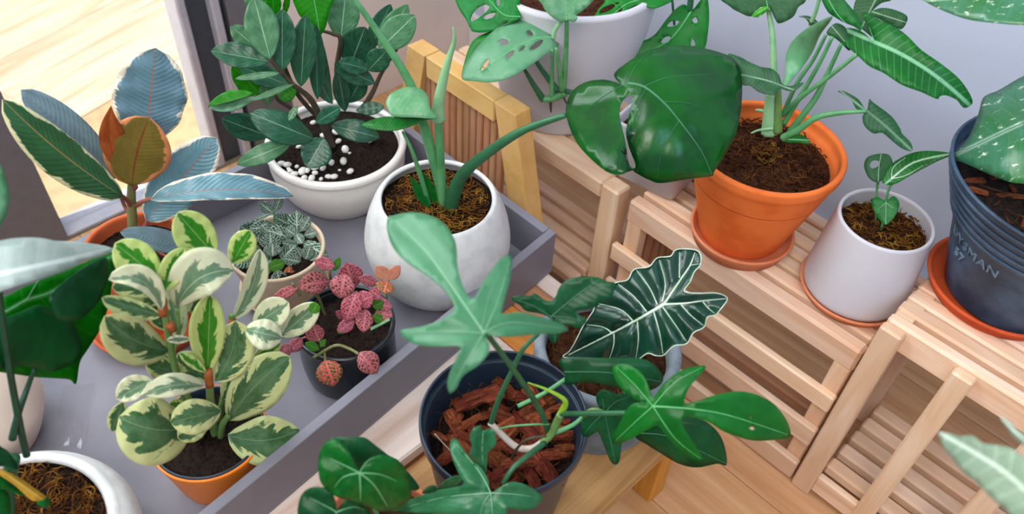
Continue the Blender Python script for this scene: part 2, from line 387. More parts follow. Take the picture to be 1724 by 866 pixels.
def pot(pl, prof, mat, z0, name='pot', wall=.006, soil=None, soilmat=None, lip=True, raw=False, **k):
    """outer profile from base to rim [(r, z above z0)], wall thickness added; soil disc at height soil"""
    p = list(prof) if raw else smoothprof(prof, 5); R_, Z_ = p[-1]
    inner = [(R_-wall*.25, Z_+wall*.35), (R_-wall*.75, Z_+wall*.35), (R_-wall, Z_)]
    q = [x for x in p[::-1] if x[1] > (soil or 0)-.02]
    inner += [(max(r-wall, .01), z-.001) for r, z in q[1:]]
    full = [(0.0005, p[0][1])]+p+inner+[(.0005, inner[-1][1])]
    o = lathe(name, (pl.c[0], pl.c[1], z0), full, mat, pl.root, **k)
    if raw: o.data.set_sharp_from_angle(angle=math.radians(28))
    if soil is not None:
        rr = np.interp(soil, [z for r, z in p], [r for r, z in p])-wall+.001
        soil_disc(pl, rr, z0+soil, soilmat)
    return o
def soil_disc(pl, r, z, mat, amp=.004, name='soil'):
    v, nr, ns = [], 14, 56
    for i in range(nr):
        for j in range(ns):
            a = 2*math.pi*j/ns; rr = r*i/(nr-1)
            v.append((rr*math.cos(a), rr*math.sin(a), (random.uniform(-1, 1)*amp if i < nr-1 else 0)+amp*.8*math.cos(rr/r*1.4)))
    o = mesh(name, v, grid_faces(nr, ns, True), mat, pl.root); o.location = (0, 0, z-pl.c[2]); return o
def moss(pl, r, z, n, mat, ln=.018, rad=.0009, name='moss', h=.008, hole=None):
    n = int(n*1.7); rad *= .72
    """a mat of curly fibres, too many to count"""
    V, F = [], []
    for _ in range(n):
        a, q = random.uniform(0, 2*math.pi), r*math.sqrt(random.random())*.97
        x, y = q*math.cos(a), q*math.sin(a); th = random.uniform(0, 6.28); P = []
        zz = random.uniform(0, h)*(1-.5*(q/r)**2); L = ln*random.uniform(.4, 1.1); cur = random.uniform(-5, 5)
        for k in range(6):
            P.append((x, y, zz+random.uniform(-.0015, .0025))); th += cur*.16+random.uniform(-.4, .4); x += L/5*math.cos(th); y += L/5*math.sin(th)
            d = math.hypot(x, y)
            if d > r: x *= r/d; y *= r/d
        v, f = tube_pts(P, np.array([.4, 1, 1.2, 1, .8, .3])*rad*random.uniform(.6, 1.5), 4); m = len(V); V += [tuple(u) for u in v]; F += [tuple(i+m for i in g) for g in f]
    o = mesh(name, V, F, mat, pl.root, kind='stuff'); o.location = (0, 0, z-pl.c[2]); return o
def saucer(c, z0, r, h, mat, label, name='saucer'):
    o = lathe(name, (c[0], c[1], z0), [(.0005, 0), (r*.86, 0), (r*.9, .001)]+[(r*.985, h*.8), (r, h*.95), (r*.99, h), (r*.95, h), (r*.93, h*.9), (r*.86, .006), (.0005, .006)], mat, None, 64)
    o['label'] = label; o['category'] = 'saucer'; return o
def chips(pl, r, z, n, smin, smax, mat, name='bark_chip', flat=.5):
    """individual chips of bark piled on the soil, all sharing a few meshes"""
    shapes = []
    for k in range(6):
        vs = []
        for sx in (-1, -.4, .4, 1):
            for j in range(7):
                a = 2*math.pi*j/7; q = (1-.35*abs(sx))*random.uniform(.75, 1.15)
                vs.append((sx*random.uniform(.92, 1.05), q*math.cos(a)*.62, q*math.sin(a)*.62*flat))
        fs = grid_faces(4, 7, True)+[tuple(range(7)), tuple(range(27, 20, -1))]
        me = bpy.data.meshes.new(name); me.from_pydata(vs, [], fs); me.materials.append(mat); shapes.append(me)
    placed = 0; tries = 0; pts = []
    while placed < n and tries < 4000:
        tries += 1; s = random.uniform(smin, smax); a = random.uniform(0, 6.28); q = (r-s*1.05)*math.sqrt(random.random())
        x, y = q*math.cos(a), q*math.sin(a)
        near = [d for d in pts if math.hypot(d[0]-x, d[1]-y) < (d[2]+s)*.55]
        if len(near) > 1: continue
        zz = z+s*.16+(.5*s if near else 0); pts.append((x, y, s)); placed += 1
        o = bpy.data.objects.new(name, random.choice(shapes)); link(o, pl.root); o.location = (x, y, zz-pl.c[2]); o.scale = (s, s*random.uniform(.6, 1), s*random.uniform(.7, 1))
        o.rotation_euler = (random.uniform(-.35, .35), random.uniform(-.35, .35), random.uniform(0, 6.28))

# ------------------------------------------------------------------ leaves and stems
def prof_w(u, shape):
    if shape == 'oval': return np.sin(math.pi*u**.95)**.75
    if shape == 'lance': return np.sin(math.pi*u**.8)**1.05
    if shape == 'obov': return 1.08*np.clip(np.sin(math.pi*u**1.12), 0, 1)**.56
    if shape == 'round': return np.sqrt(np.clip(1-(2*u-1)**2, 0, 1))
    if shape == 'rubber': return 1.06*np.clip(np.sin(math.pi*u**.98), 0, 1)**.55
    if shape == 'zz': return 1.1*np.sin(math.pi*u**1.05)**.68
    return np.sin(math.pi*u)
WMUL = [1.0]; LMUL = [1.0]
def leaf(pl, b, t, w, mat, bo=0., to=0., arch=0., fold=0., bow=0., shape='oval', tilt=.6, name='leaf', parent=None, nu=18, nv=10, wav=0., label=None, sol=.0007):
    """a blade from base b to tip t (points given as seen in the photograph, bo / to metres in front of the stem plane), half width(s) w,
    real depth: arched, folded along the midrib and tilted towards the light"""
    b, t = np.array(b, float), np.array(t, float); wl, wr = w if isinstance(w, (tuple, list)) else (w, w); wl *= WMUL[0]; wr *= WMUL[0]; t = b+(t-b)*LMUL[0]
    d = t-b; L = np.linalg.norm(d); d /= L; nrm = np.array([-d[1], d[0]]); m = pl.mpp()
    u = np.linspace(0, 1, nu)[:, None]; v = np.linspace(-1, 1, nv+1)[None, :]
    wid = prof_w(np.clip(u, 1e-4, 1-1e-4), shape)
    side = np.where(v < 0, wl, wr)*wid*v
    if wav: side = side*(1+wav*np.sin(u*23+v*2)*np.abs(v)**2)
    midx = b[0]+d[0]*L*u+nrm[0]*bow*4*u*(1-u); midy = b[1]+d[1]*L*u+nrm[1]*bow*4*u*(1-u)
    # local normal of the curved midrib
    tx = d[0]*L+nrm[0]*bow*4*(1-2*u); ty_ = d[1]*L+nrm[1]*bow*4*(1-2*u); q = np.hypot(tx, ty_); nx, ny = -ty_/q, tx/q
    X = midx+nx*side; Y = midy+ny*side
    off = bo+(to-bo)*u+arch*4*u*(1-u)+fold*np.abs(v)**1.2*wid*(wl+wr)*.5*m+tilt*(Y-midy)*m
    off = off+.0012*np.sin(u*26)*np.abs(v)*(.6 if wav == 0 else 2.5)
    P = pl.pt(X, Y, off).reshape(-1, 3)
    uv = np.stack([np.broadcast_to(u, X.shape), np.broadcast_to(v*.5+.5, X.shape)], -1).reshape(-1, 2)
    par = parent or pl.root
    o = mesh(name, pl.loc(P), grid_faces(nu, nv+1), mat, par, uv=uv, sol=sol)
    if label: o['label'] = label
    return o
def pip(x, y, poly):
    px_, py_ = poly[:, 0], poly[:, 1]; qx, qy = np.roll(px_, -1), np.roll(py_, -1); ins = np.zeros(x.shape, bool)
    for a, b, c, d in zip(px_, py_, qx, qy):
        if b == d: continue
        cond = ((b > y) != (d > y)) & (x < (c-a)*(y-b)/(d-b)+a); ins ^= cond
    return ins
def segdist(x, y, line):
    best = np.full(x.shape, 1e9)
    for (a, b), (c, d) in zip(line[:-1], line[1:]):
        l2 = (c-a)**2+(d-b)**2+1e-9; t = np.clip(((x-a)*(c-a)+(y-b)*(d-b))/l2, 0, 1); best = np.minimum(best, np.hypot(x-a-t*(c-a), y-b-t*(d-b)))
    return best
def oleaf(pl, outline, mat, veins=(), o0=0., gx=0., gy=.7, curve=0., veinmat=None, vw=2.2, vt=.5, quilt=0., qd=14, holes=(), org=None, name='leaf', parent=None, smooth=5, step=11, axis=None, label=None, warp=None, margin=None, sol=.0007, veinname='vein', vlift=.0004):
    """a lobed blade: its outline and veins as seen in the photograph, laid on its own sloping, arched, quilted surface in space"""
    ol = crom(np.array(outline, float), smooth, True) if smooth else np.array(outline, float); hs = [crom(np.array(h, float), 4, True) for h in holes]
    org = np.array(org if org is not None else ol.mean(0), float); m = pl.mpp(); vs = [crom(np.array(v, float), 4) for v in veins]
    size = max(np.ptp(ol[:, 0]), np.ptp(ol[:, 1]))
    def offs(x, y):
        dx, dy = (x-org[0])*m, (y-org[1])*m
        o = o0+gx*dx+gy*dy-curve*(dx*dx+dy*dy)/(size*m*.5)
        if quilt and vs:
            dist = np.min([segdist(x, y, v) for v in vs], axis=0); o = o+quilt*np.minimum(dist, qd)/qd
        if warp: o = o+warp(x, y)
        return o
    pts = [tuple(p) for p in ol]; E = [(i, (i+1) % len(ol)) for i in range(len(ol))]
    for h in hs:
        k = len(pts); pts += [tuple(p) for p in h]; E += [(k+i, k+(i+1) % len(h)) for i in range(len(h))]
    lo, hi = ol.min(0), ol.max(0); gx_, gy_ = np.meshgrid(np.arange(lo[0]+step/2, hi[0], step), np.arange(lo[1]+step/2, hi[1], step)); gx_ = gx_+((np.arange(gx_.shape[0]) % 2)*step/2)[:, None]
    gx_, gy_ = gx_.ravel(), gy_.ravel(); k = pip(gx_, gy_, ol) & (segdist(gx_, gy_, np.vstack([ol, ol[:1]])) > step*.45)
    pts += list(zip(gx_[k], gy_[k]))
    r = delaunay_2d_cdt([Vector(p) for p in pts], E, [], 0, 1e-4)
    V = np.array([tuple(v) for v in r[0]]); T = np.array([f for f in r[2] if len(f) == 3])
    c = V[T].mean(1); ok = pip(c[:, 0], c[:, 1], ol)
    for h in hs: ok &= ~pip(c[:, 0], c[:, 1], h)
    T = T[ok]; a = V[T]; cr = (a[:, 1, 0]-a[:, 0, 0])*(a[:, 2, 1]-a[:, 0, 1])-(a[:, 1, 1]-a[:, 0, 1])*(a[:, 2, 0]-a[:, 0, 0])
    T[cr > 0] = T[cr > 0][:, ::-1]
    P = pl.pt(V[:, 0], V[:, 1], offs(V[:, 0], V[:, 1]))
    if vs:
        ml = vs[0]; seg = np.hypot(*np.diff(ml, axis=0).T); cum = np.r_[0, np.cumsum(seg)]; best = np.full(len(V), 1e9); uu = np.zeros(len(V)); sg = np.zeros(len(V))
        for i in range(len(seg)):
            a, b = ml[i], ml[i+1]; dd = (b-a)/(seg[i]+1e-9); w = V-a; tt = np.clip(w@dd, 0 if i else -1e9, seg[i] if i < len(seg)-1 else 1e9); dist = np.hypot(*(w-tt[:, None]*dd).T)
            k = dist < best; best[k] = dist[k]; uu[k] = (cum[i]+tt[k])/cum[-1]; sg[k] = np.sign((w@np.array([-dd[1], dd[0]]))[k])
        uv = np.stack([uu, .5+sg*best/cum[-1]], -1)
    elif axis is None:
        q = V-V.mean(0); ev = np.linalg.eigh(q.T@q)[1][:, 1]; pr = q@ev; axis = (V.mean(0)+ev*pr.min(), V.mean(0)+ev*pr.max())
    if vs: pass
    elif axis is not None:
        a0, a1 = np.array(axis[0], float), np.array(axis[1], float); dd = a1-a0; L = np.linalg.norm(dd); dd /= L; w = V-a0
        uv = np.stack([w@dd/L, .5+(w@np.array([-dd[1], dd[0]]))/L], -1)
    o = mesh(name, pl.loc(P), T, mat, parent or pl.root, uv=uv, sol=sol)
    if label: o['label'] = label
    def rib(line, w0, w1, nm, mt):
        n = len(line); wv = np.linspace(w0, w1, n); T2 = np.gradient(line, axis=0); T2 /= np.linalg.norm(T2, axis=1)[:, None]+1e-9; N2 = np.stack([-T2[:, 1], T2[:, 0]], 1)
        VV = []
        for sgn, lift in ((-1, -.0003), (-.5, vlift), (.5, vlift), (1, -.0003)):
            q = line+N2*(wv*sgn)[:, None]; VV.append(pl.pt(q[:, 0], q[:, 1], offs(q[:, 0], q[:, 1])+lift+.0005))
        VV = np.stack(VV, 1).reshape(-1, 3); return VV, grid_faces(n, 4)
    if veinmat:
        for i, v in enumerate(vs):
            w0 = vw[i] if isinstance(vw, (list, tuple)) else vw
            VV, FF = rib(v, w0, w0*vt, veinname, veinmat); mesh(veinname, pl.loc(VV), FF, veinmat, o)
        if margin:
            q = np.vstack([ol, ol[:1]]); VV, FF = rib(q, margin, margin, 'leaf_margin', veinmat); mesh('leaf_margin', pl.loc(VV), FF, veinmat, o)
    return o
def stem(pl, pts, r, mat, name='stem', parent=None, n=6, ns=8, label=None):
    """a stalk through points (x, y as seen, metres in front of the stem plane); r = radius or (start, end) in metres"""
    p = crom(np.array(pts, float), n); P = pl.pt(p[:, 0], p[:, 1], p[:, 2]); rr = np.linspace(r[0], r[1], len(p)) if isinstance(r, (tuple, list)) else r
    v, f = tube_pts(P, rr, ns); o = mesh(name, pl.loc(v), f, mat, parent or pl.root)
    if label: o['label'] = label
    return o

# pots without their plants yet
P_ZZ = Plant('zamioculcas', (-.858, .522, TZ), 'bushy dark green plant in the wide white glazed pot with pebbles')
pot(P_ZZ, [(.062, 0), (.070, .004), (.088, .03), (.099, .06), (.101, .085), (.1035, .092), (.103, .097)], M_ZZ, TZ, wall=.010, soil=.085, soilmat=M_SOIL)
P_RD = Plant('split_leaf_plant', (-.618, .514, TZ), 'long-stalked split-leaf plant in the round pale pot at the tray corner')
pot(P_RD, [(.058, 0), (.064, .003), (.088, .035), (.0975, .075), (.094, .11), (.084, .14), (.0775, .152)], M_STONEWHITE, TZ, wall=.007, soil=.135, soilmat=M_SOIL)
P_RB = Plant('rubber_fig', (-.816, .196, TZ+.02), 'variegated rubber plant with blue-green and orange leaves in a terracotta pot')
pot(P_RB, [(.044, 0), (.046, .003), (.054, .085), (.0545, .09), (.060, .092), (.0615, .118)], M_TERRATRAY, TZ+.008, wall=.006, soil=.10, soilmat=M_SOIL)
saucer((-.808, .182), TZ, .076, .022, M_TERRATRAY, 'broad terracotta saucer under the rubber plant pot on the tray')
P_FG = Plant('nerve_plant', (-.742, .343, TZ+.008), 'small green nerve plant with white-veined leaves in a beige clay pot')
pot(P_FG, [(.044, 0), (.046, .003), (.058, .055), (.0625, .075)], M_BEIGE, TZ+.007, wall=.005, soil=.064, soilmat=M_SOIL)
saucer((-.742, .343), TZ, .060, .014, M_BEIGE, 'beige saucer under the small green nerve plant')
P_FP = Plant('nerve_plant', (-.576, .331, TZ), 'pink nerve plant in a glossy black pot by the tray edge')
pot(P_FP, [(.050, 0), (.055, .003), (.0585, .03), (.0585, .078), (.0605, .084), (.060, .088)], M_BLACKPOT, TZ, wall=.005, soil=.070, soilmat=M_SOIL)
P_OR = Plant('peperomia', (-.558, .136, TZ), 'cream-edged variegated peperomia in an orange plastic pot')
pot(P_OR, [(.046, 0), (.049, .003), (.056, .045), (.0615, .074)], M_ORANGEPOT, TZ, wall=.003, soil=.066, soilmat=M_SOIL)
lathe('pot_liner', (-.558, .136, TZ), [(.054, .05), (.0583, .070), (.0590, .076), (.0575, .0775), (.0560, .076), (.0545, .066), (.053, .05)], M_NURSERY, P_OR.root)
P_MO = Plant('philodendron', (-.560, -.070, TZ), 'dark-leaved plant in the white mossy pot at the near tray corner')
pot(P_MO, [(.070, 0), (.078, .003), (.108, .035), (.115, .06), (.110, .08), (.101, .092)], M_STONEWHITE, TZ, wall=.012, soil=.084, soilmat=M_SOIL)
P_EG = Plant('philodendron', (-.765, -.035, TZ), 'backlit large-leaved plant in the egg-shaped cream pot')
pot(P_EG, [(.040, 0), (.048, .004), (.066, .045), (.068, .07), (.060, .105), (.046, .13)], M_EGG, TZ, wall=.006, soil=.115, soilmat=M_SOIL)
SZ = .2
P_BK = Plant('philodendron', (-.325, .354, SZ), 'lobed-leaf philodendron in the black nursery pot full of bark')
pot(P_BK, [(.064, 0), (.066, .003), (.080, .13), (.084, .158), (.0875, .16), (.0875, .172)], M_NURSERY, SZ, wall=.003, soil=.120, soilmat=M_SOIL)
P_ST = Plant('alocasia', (-.337, .540, SZ), 'dark alocasia with white-veined arrow leaf in the grey stone pot')
pot(P_ST, [(.072, 0), (.076, .004), (.084, .06), (.0885, .12)], M_STONE, SZ, wall=.014, soil=.100, soilmat=M_SOILBR)
P_AN = Plant('anthurium', (-.335, .195, SZ), 'heart-leaved plant in a terracotta pot on the near end of the stool')
pot(P_AN, [(.048, 0), (.050, .003), (.060, .08), (.0605, .085), (.066, .087), (.067, .11)], M_TERRALT, SZ, wall=.006, soil=.095, soilmat=M_SOILBR)
RZ = .300
P_TE = Plant('philodendron', (-.355, .845, RZ), 'leafy arrow-leaved plant in the tall terracotta pot on the rack')
pot(P_TE, [(.055, 0), (.058, .002), (.0705, .045), (.0712, .047), (.0735, .055), (.0860, .098), (.0868, .100), (.0945, .128), (.0985, .138), (.0990, .148)], M_TERRA, RZ+.008, wall=.008, soil=.122, soilmat=M_SOILBR)
saucer((-.350, .838), RZ, .072, .022, M_TERRALT, 'pale terracotta saucer under the tall terracotta pot')
P_WH = Plant('anthurium', (-.192, .872, RZ), 'small pale-veined plant in the matte white cylinder pot on the rack')
pot(P_WH, [(.062, 0), (.066, .003), (.0665, .02), (.060, .10), (.0585, .118)], M_MATTEWHITE, RZ+.008, wall=.005, soil=.095, soilmat=M_SOILBR)
saucer((-.190, .868), RZ, .071, .014, M_TERRALT, 'terracotta saucer under the white cylinder pot')
P_BG = Plant('monstera', (-.742, .880, RZ), 'monstera with holes in its leaves in the big white pot by the wall')
pot(P_BG, [(.085, 0), (.092, .004), (.105, .06), (.122, .14), (.131, .21), (.132, .222)], M_MATTEWHITE, RZ, wall=.012, soil=.195, soilmat=M_SOILBR)
BZ = .371
P_BL = Plant('philodendron', (-.043, .928, BZ), 'white-speckled philodendron in the ribbed dark blue nursery pot')
pot(P_BL, [(.070, 0), (.072, .002), (.088, .055), (.0965, .085), (.1000, .094)]+[(.1000+(z-.094)*.44+d, z) for k in range(5) for z, d in ((.107+k*.0115, 0), (.1085+k*.0115, .0024), (.1135+k*.0115, .0026), (.1150+k*.0115, 0))]+[(.1335, .168), (.1345, .172)], M_BLUEPOT, BZ+.008, wall=.004, soil=.150, soilmat=M_SOIL, raw=True)
saucer((-.052, .925), BZ, .086, .018, M_TERRARED, 'terracotta saucer under the dark blue nursery pot')

# ------------------------------------------------------------------ leaf materials (UV: u base to tip, v across, .5 on the midrib)
import colorsys
def deep(c, s=1.42, v=.84):
    r, g, b = [int(c[i:i+2], 16)/255 for i in (0, 2, 4)]; h, q, w = colorsys.rgb_to_hsv(r, g, b)
    if not .2 < h < .52: return c
    return ''.join('%02x' % round(x*255) for x in colorsys.hsv_to_rgb(h, min(1, q*s), w*v))
def leafmat(name, c1, c2, vein=None, nv=9, slope=.55, rough=.34, trans=.08, vs=.25, mid=.05, margin=None, mthr=.75, mamp=.5, inner=None, net=None, netw=.06, coat=.0, vr=.14, und=None, rib=.25, speck=None, mfreq=5.5, spec=.28):
    c1, c2 = deep(c1), deep(c2)
    t = NT(name); uv = t.n('ShaderNodeUVMap').outputs[0]; sp = t.n('ShaderNodeSeparateXYZ'); t.l(uv, sp.inputs[0]); u, v = sp.outputs[0], sp.outputs[1]
    a = t.math('MULTIPLY', t.math('ABSOLUTE', t.math('SUBTRACT', v, .5)), 2.0)
    ob = t.n('ShaderNodeObjectInfo').outputs['Random']; mp = t.n('ShaderNodeMapping'); t.l(uv, mp.inputs[0]); cv = t.n('ShaderNodeCombineXYZ'); t.l(t.math('MULTIPLY', ob, 37), cv.inputs[0]); t.l(t.math('MULTIPLY', ob, 61), cv.inputs[1]); t.l(cv.outputs[0], mp.inputs[1])
    uvr = mp.outputs[0]
    n1 = t.noise(uvr, 3.2, 4, .6); c = t.mix(t.step(n1, .35, .65), lin(c1), lin(c2))
    if inner:
        n2 = t.noise(uvr, 4.5, 3, .55); c = t.mix(t.step(t.math('ADD', a, t.math('MULTIPLY_ADD', n2, 1.2, -.6)), .25, .42), lin(inner), c)
    if margin:
        ph0 = t.math('SUBTRACT', u, t.math('MULTIPLY', t.math('POWER', a, 1.2), slope*.55)); cc = t.n('ShaderNodeCombineXYZ')
        t.l(t.math('MULTIPLY_ADD', ph0, mfreq, t.math('MULTIPLY', ob, 53)), cc.inputs[0]); t.l(t.math('MULTIPLY', v, 2.6), cc.inputs[1]); t.l(t.math('MULTIPLY', ob, 19), cc.inputs[2])
        n3 = t.noise(cc.outputs[0], 1.0, 4, .62, .25)
        s = t.math('ADD', a, t.math('MULTIPLY_ADD', n3, 2*mamp, -mamp)); s = t.math('ADD', s, t.math('MULTIPLY', t.math('ABSOLUTE', t.math('SUBTRACT', u, .45)), .35))
        c = t.mix(t.step(s, mthr, mthr+.07), c, lin(margin))
    # side veins: curved lines running from the midrib to the edge
    ph = t.math('MULTIPLY', t.math('SUBTRACT', u, t.math('MULTIPLY', t.math('POWER', a, 1.25), slope*.5)), nv)
    w = t.math('ABSOLUTE', t.math('SUBTRACT', t.math('FRACT', ph), .5)); vl = t.step(w, .07, .0)
    if vein:
        c = t.mix(t.math('MULTIPLY', vl, vs), c, lin(vein))
        c = t.mix(t.math('MULTIPLY', t.step(a, mid, mid*.3), .85), c, lin(vein))
    if net:
        vo = t.n('ShaderNodeTexVoronoi', feature='DISTANCE_TO_EDGE'); m2 = t.n('ShaderNodeMapping'); t.l(uvr, m2.inputs[0]); m2.inputs['Scale'].default_value = (8, 6, 1); t.l(m2.outputs[0], vo.inputs[0]); vo.inputs['Scale'].default_value = 1
        k = t.math('MAXIMUM', t.step(vo.outputs['Distance'], netw*1.4, netw*.5), t.math('MAXIMUM', t.step(a, .14, .06), t.step(w, .14, .05)))
        c = t.mix(k, c, lin(net))
    if speck:
        m3 = t.n('ShaderNodeMapping'); t.l(uvr, m3.inputs[0]); m3.inputs['Scale'].default_value = (9, 26, 1); m3.inputs['Rotation'].default_value = (0, 0, .5)
        n4 = t.noise(m3.outputs[0], 1, 5, .7); c = t.mix(t.step(n4, .60, .65), c, lin(speck))
    h = t.math('ADD', t.math('MULTIPLY', w, rib), t.math('MULTIPLY', t.noise(uvr, 14, 3), .25)); t.bump(h, .35, .0025)
    c = t.hsv(c, vr, .008)
    t.b.inputs['Coat Weight'].default_value = coat; t.b.inputs['Coat Roughness'].default_value = .25
    return t.fin(c, rough, spec, trans)
L_ZZ = leafmat('glossy_dark_green_leaf', '41735a', '2f5b47', '7fa78a', 7, .8, .33, .06, .18, .05, spec=.5)
L_ZZP = leafmat('pale_green_leaf', '7aa582', '64916f', 'a8c8ab', 7, .8, .38, .08, .2, .05, spec=.5)
L_ZZB = leafmat('bright_green_leaf', '4aa832', '3d9a2c', '6fc04e', 7, .6, .4, .2, .2, .03)
L_RBB = leafmat('blue_green_rubber_leaf', '6d96a3', '5c8593', '9c7466', 22, .35, .3, .04, .12, .045, 'ece3cb', .93, .34, rib=.8, mfreq=9, spec=.5)
L_RBG = leafmat('green_rubber_leaf', '3c6b46', '4b7d55', 'c08a50', 20, .35, .32, .05, .12, .035, 'e6dfb0', .9, .42, rib=.7, mfreq=9, spec=.5)
L_RBO = leafmat('orange_rubber_leaf', '8a7a35', '7b6a2e', '8e3d28', 18, .35, .35, .15, .12, .05, 'e89a62', .86, .42, rib=.5, mfreq=7)
L_RBR = leafmat('red_brown_rubber_leaf', 'b0562c', '93401f', '7a2e1a', 16, .35, .35, .15, .15, .05)
L_RBS = leafmat('slate_rubber_leaf', '7d98a4', '6d8793', '6d7f88', 20, .35, .32, .04, .25, .03, rib=.7, spec=.5)
L_PEP = leafmat('cream_edged_leaf', '527a54', '7f9f7c', '8fae8a', 6, .7, .3, .12, .12, .02, 'd2dc9a', .60, .85)
L_PEPL = leafmat('lime_edged_leaf', '57a848', '6bb659', 'a8d488', 6, .7, .32, .22, .15, .03, 'cfe48e', .47, .8)
L_PEPW = leafmat('whitish_cream_leaf', '86a98a', '9fbb9e', 'c8d8b8', 6, .7, .3, .14, .15, .03, 'e4eac4', .42, .8, spec=.5)
L_FIW = leafmat('white_netted_leaf', '2e4f3a', '3d6047', 'c2d4c6', 7, .6, .5, .05, .4, .05, net='bccfc1', netw=.036)
L_FIP = leafmat('pink_netted_leaf', '5d4632', '74483c', 'd8757d', 7, .6, .45, .08, .5, .07, net='dc7c84', netw=.09)
L_FIR = leafmat('pink_leaf', 'a8404e', '9a3a46', 'e08088', 7, .6, .45, .1, .4, .06, net='e08c96', netw=.07)
L_FIG = leafmat('red_veined_green_leaf', '47683a', '5c7a44', 'f0705f', 7, .6, .45, .08, .6, .08, net='ee7468', netw=.06)
L_FIGR = leafmat('small_green_leaf', '5f9a4a', '74ab55', 'a6c878', 7, .6, .45, .1, .4, .06)
L_FIS = leafmat('salmon_leaf', 'e69a80', 'd98a70', 'f2b8a0', 7, .6, .45, .1, .4, .06)
L_PH1 = leafmat('grey_green_lobed_leaf', '6b9f80', '5a8f6e', None, 9, .6, .42, .08, vr=.05, spec=.5)
L_PH2 = leafmat('fresh_green_lobed_leaf', '36884a', '2a7440', None, 9, .6, .34, .12, vr=.05)
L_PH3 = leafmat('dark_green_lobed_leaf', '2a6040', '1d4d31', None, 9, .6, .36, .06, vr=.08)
L_PH4 = leafmat('teal_green_lobed_leaf', '4f8a66', '3c7552', None, 9, .6, .36, .08, vr=.05, spec=.5)
L_ALO = leafmat('black_green_alocasia_leaf', '1f4a3c', '173d31', None, 9, .6, .3, .03, vr=.03, coat=.3, spec=.5)
L_MON = leafmat('monstera_leaf', '1c6a2f', '124f26', None, 9, .6, .24, .06, vr=.04, spec=.42)
L_ADA = leafmat('holed_leaf', '3f9650', '2d7f3f', None, 9, .6, .4, .12, vs=.2, vr=.06)
L_ADAP = leafmat('pale_painted_sheen_leaf', '98c6a2', '7db38b', None, 9, .6, .4, .12, vs=.3, vr=.06, spec=.5)  # lighter copy of the holed leaf, with the sheen put into its colour
L_ARR = leafmat('arrow_leaf', '35823f', '286a34', '8cc49a', 13, .7, .4, .1, vs=.3, vr=.07)
L_ARRD = leafmat('dull_arrow_leaf', '47704f', '3a6044', '87ab8a', 11, .7, .5, .1, vs=.25, vr=.07)
L_SPK = leafmat('white_speckled_leaf', '4c8556', '5f957c', '9abda6', 9, .6, .28, .06, vs=.1, vr=.03, speck='dfe9d6', coat=.3, spec=.5)
L_PALE = leafmat('silvery_leaf', 'b4c8b4', 'a4baa4', 'dcebdc', 7, .6, .5, .12, vs=.4, vr=.03)
L_BIG = leafmat('translucent_green_leaf', '3aa548', '2f953e', '5cb86a', 8, .5, .3, .5, vs=.2, vr=.03)
L_BIGD = leafmat('deep_green_overlay', '1f5a38', '194b2f', None, 8, .5, .35, .05, vr=.03)  # for the dark shapes laid over the translucent leaf
L_BIGP = leafmat('painted_sheen_leaf', 'a2b3ab', 'b8c4bf', 'c4cfca', 8, .5, .42, .04, vs=.12, vr=.02, coat=.1, spec=.5)  # pale base colour stands in for reflected light on the blade
L_ANT = leafmat('emerald_heart_leaf', '28743c', '1d5f30', None, 8, .5, .33, .06, vr=.05)
L_YEL = leafmat('yellowing_leaf', 'd9a83a', 'c79a30', 'e8c868', 8, .5, .45, .15, vr=.03)
V_PALE = plain('pale_green_vein', '84b593', .45, .4, .02)
V_WHITE = plain('white_vein', 'd3e3d2', .45, .4, .02, 40, 0, 'b5d0ae')
V_FRESH = plain('fresh_vein', '62b472', .45, .4, .02)
V_DARK = plain('dull_vein', '447a59', .45, .4, .02)
V_ANT = plain('light_vein', '72b682', .45, .4, .02)
def stalk(name, a, b, rough=.4): return plain(name, a, rough, .45, .08, 40, 0, b)
S_GREEN = stalk('green_stalk', '5fa36a', '4a8c56'); S_DARK = stalk('dark_green_stalk', '2f6a45', '275a3a'); S_PALE = stalk('pale_green_stalk', '8fc08f', '74ad78')
S_BROWN = stalk('brown_stalk', '4a4232', '383024', .6); S_OLIVE = stalk('olive_stalk', '7b7a4a', '5e6a3c'); S_WHITE = stalk('pale_rhizome', 'd6c9bd', 'b7a896', .5); S_RED = stalk('reddish_stalk', '9a5a4c', '7f463a')
S_RUST = stalk('rusty_stem_node', 'b0622c', '8e4a22', .6); S_LIME = stalk('lime_shoot', '9ac63a', '7fb32e'); S_YG = stalk('mossy_green_stalk', '6f9450', '5d8246')
def zc(x0, y0, s, pts): return [(x0+p[0]*s, y0+p[1]*s)+tuple(p[2:]) for p in pts]
def leaves(pl, x0, y0, s, rows, **kk):
    """rows: base x, y, tip x, y, half width(s), material, extra settings"""
    for r in rows:
        (bx, by), (tx, ty_) = zc(x0, y0, s, [r[0:2], r[2:4]]); w = r[4]; w = tuple(x*s for x in w) if isinstance(w, tuple) else w*s
        k = dict(kk); k.update(r[6] if len(r) > 6 else {}); leaf(pl, (bx, by), (tx, ty_), w, r[5], **k)
def stems(pl, x0, y0, s, rows, **kk):
    for pts, r, m in rows: stem(pl, zc(x0, y0, s, pts), r, m, **kk)

WMUL[0] = 1.18
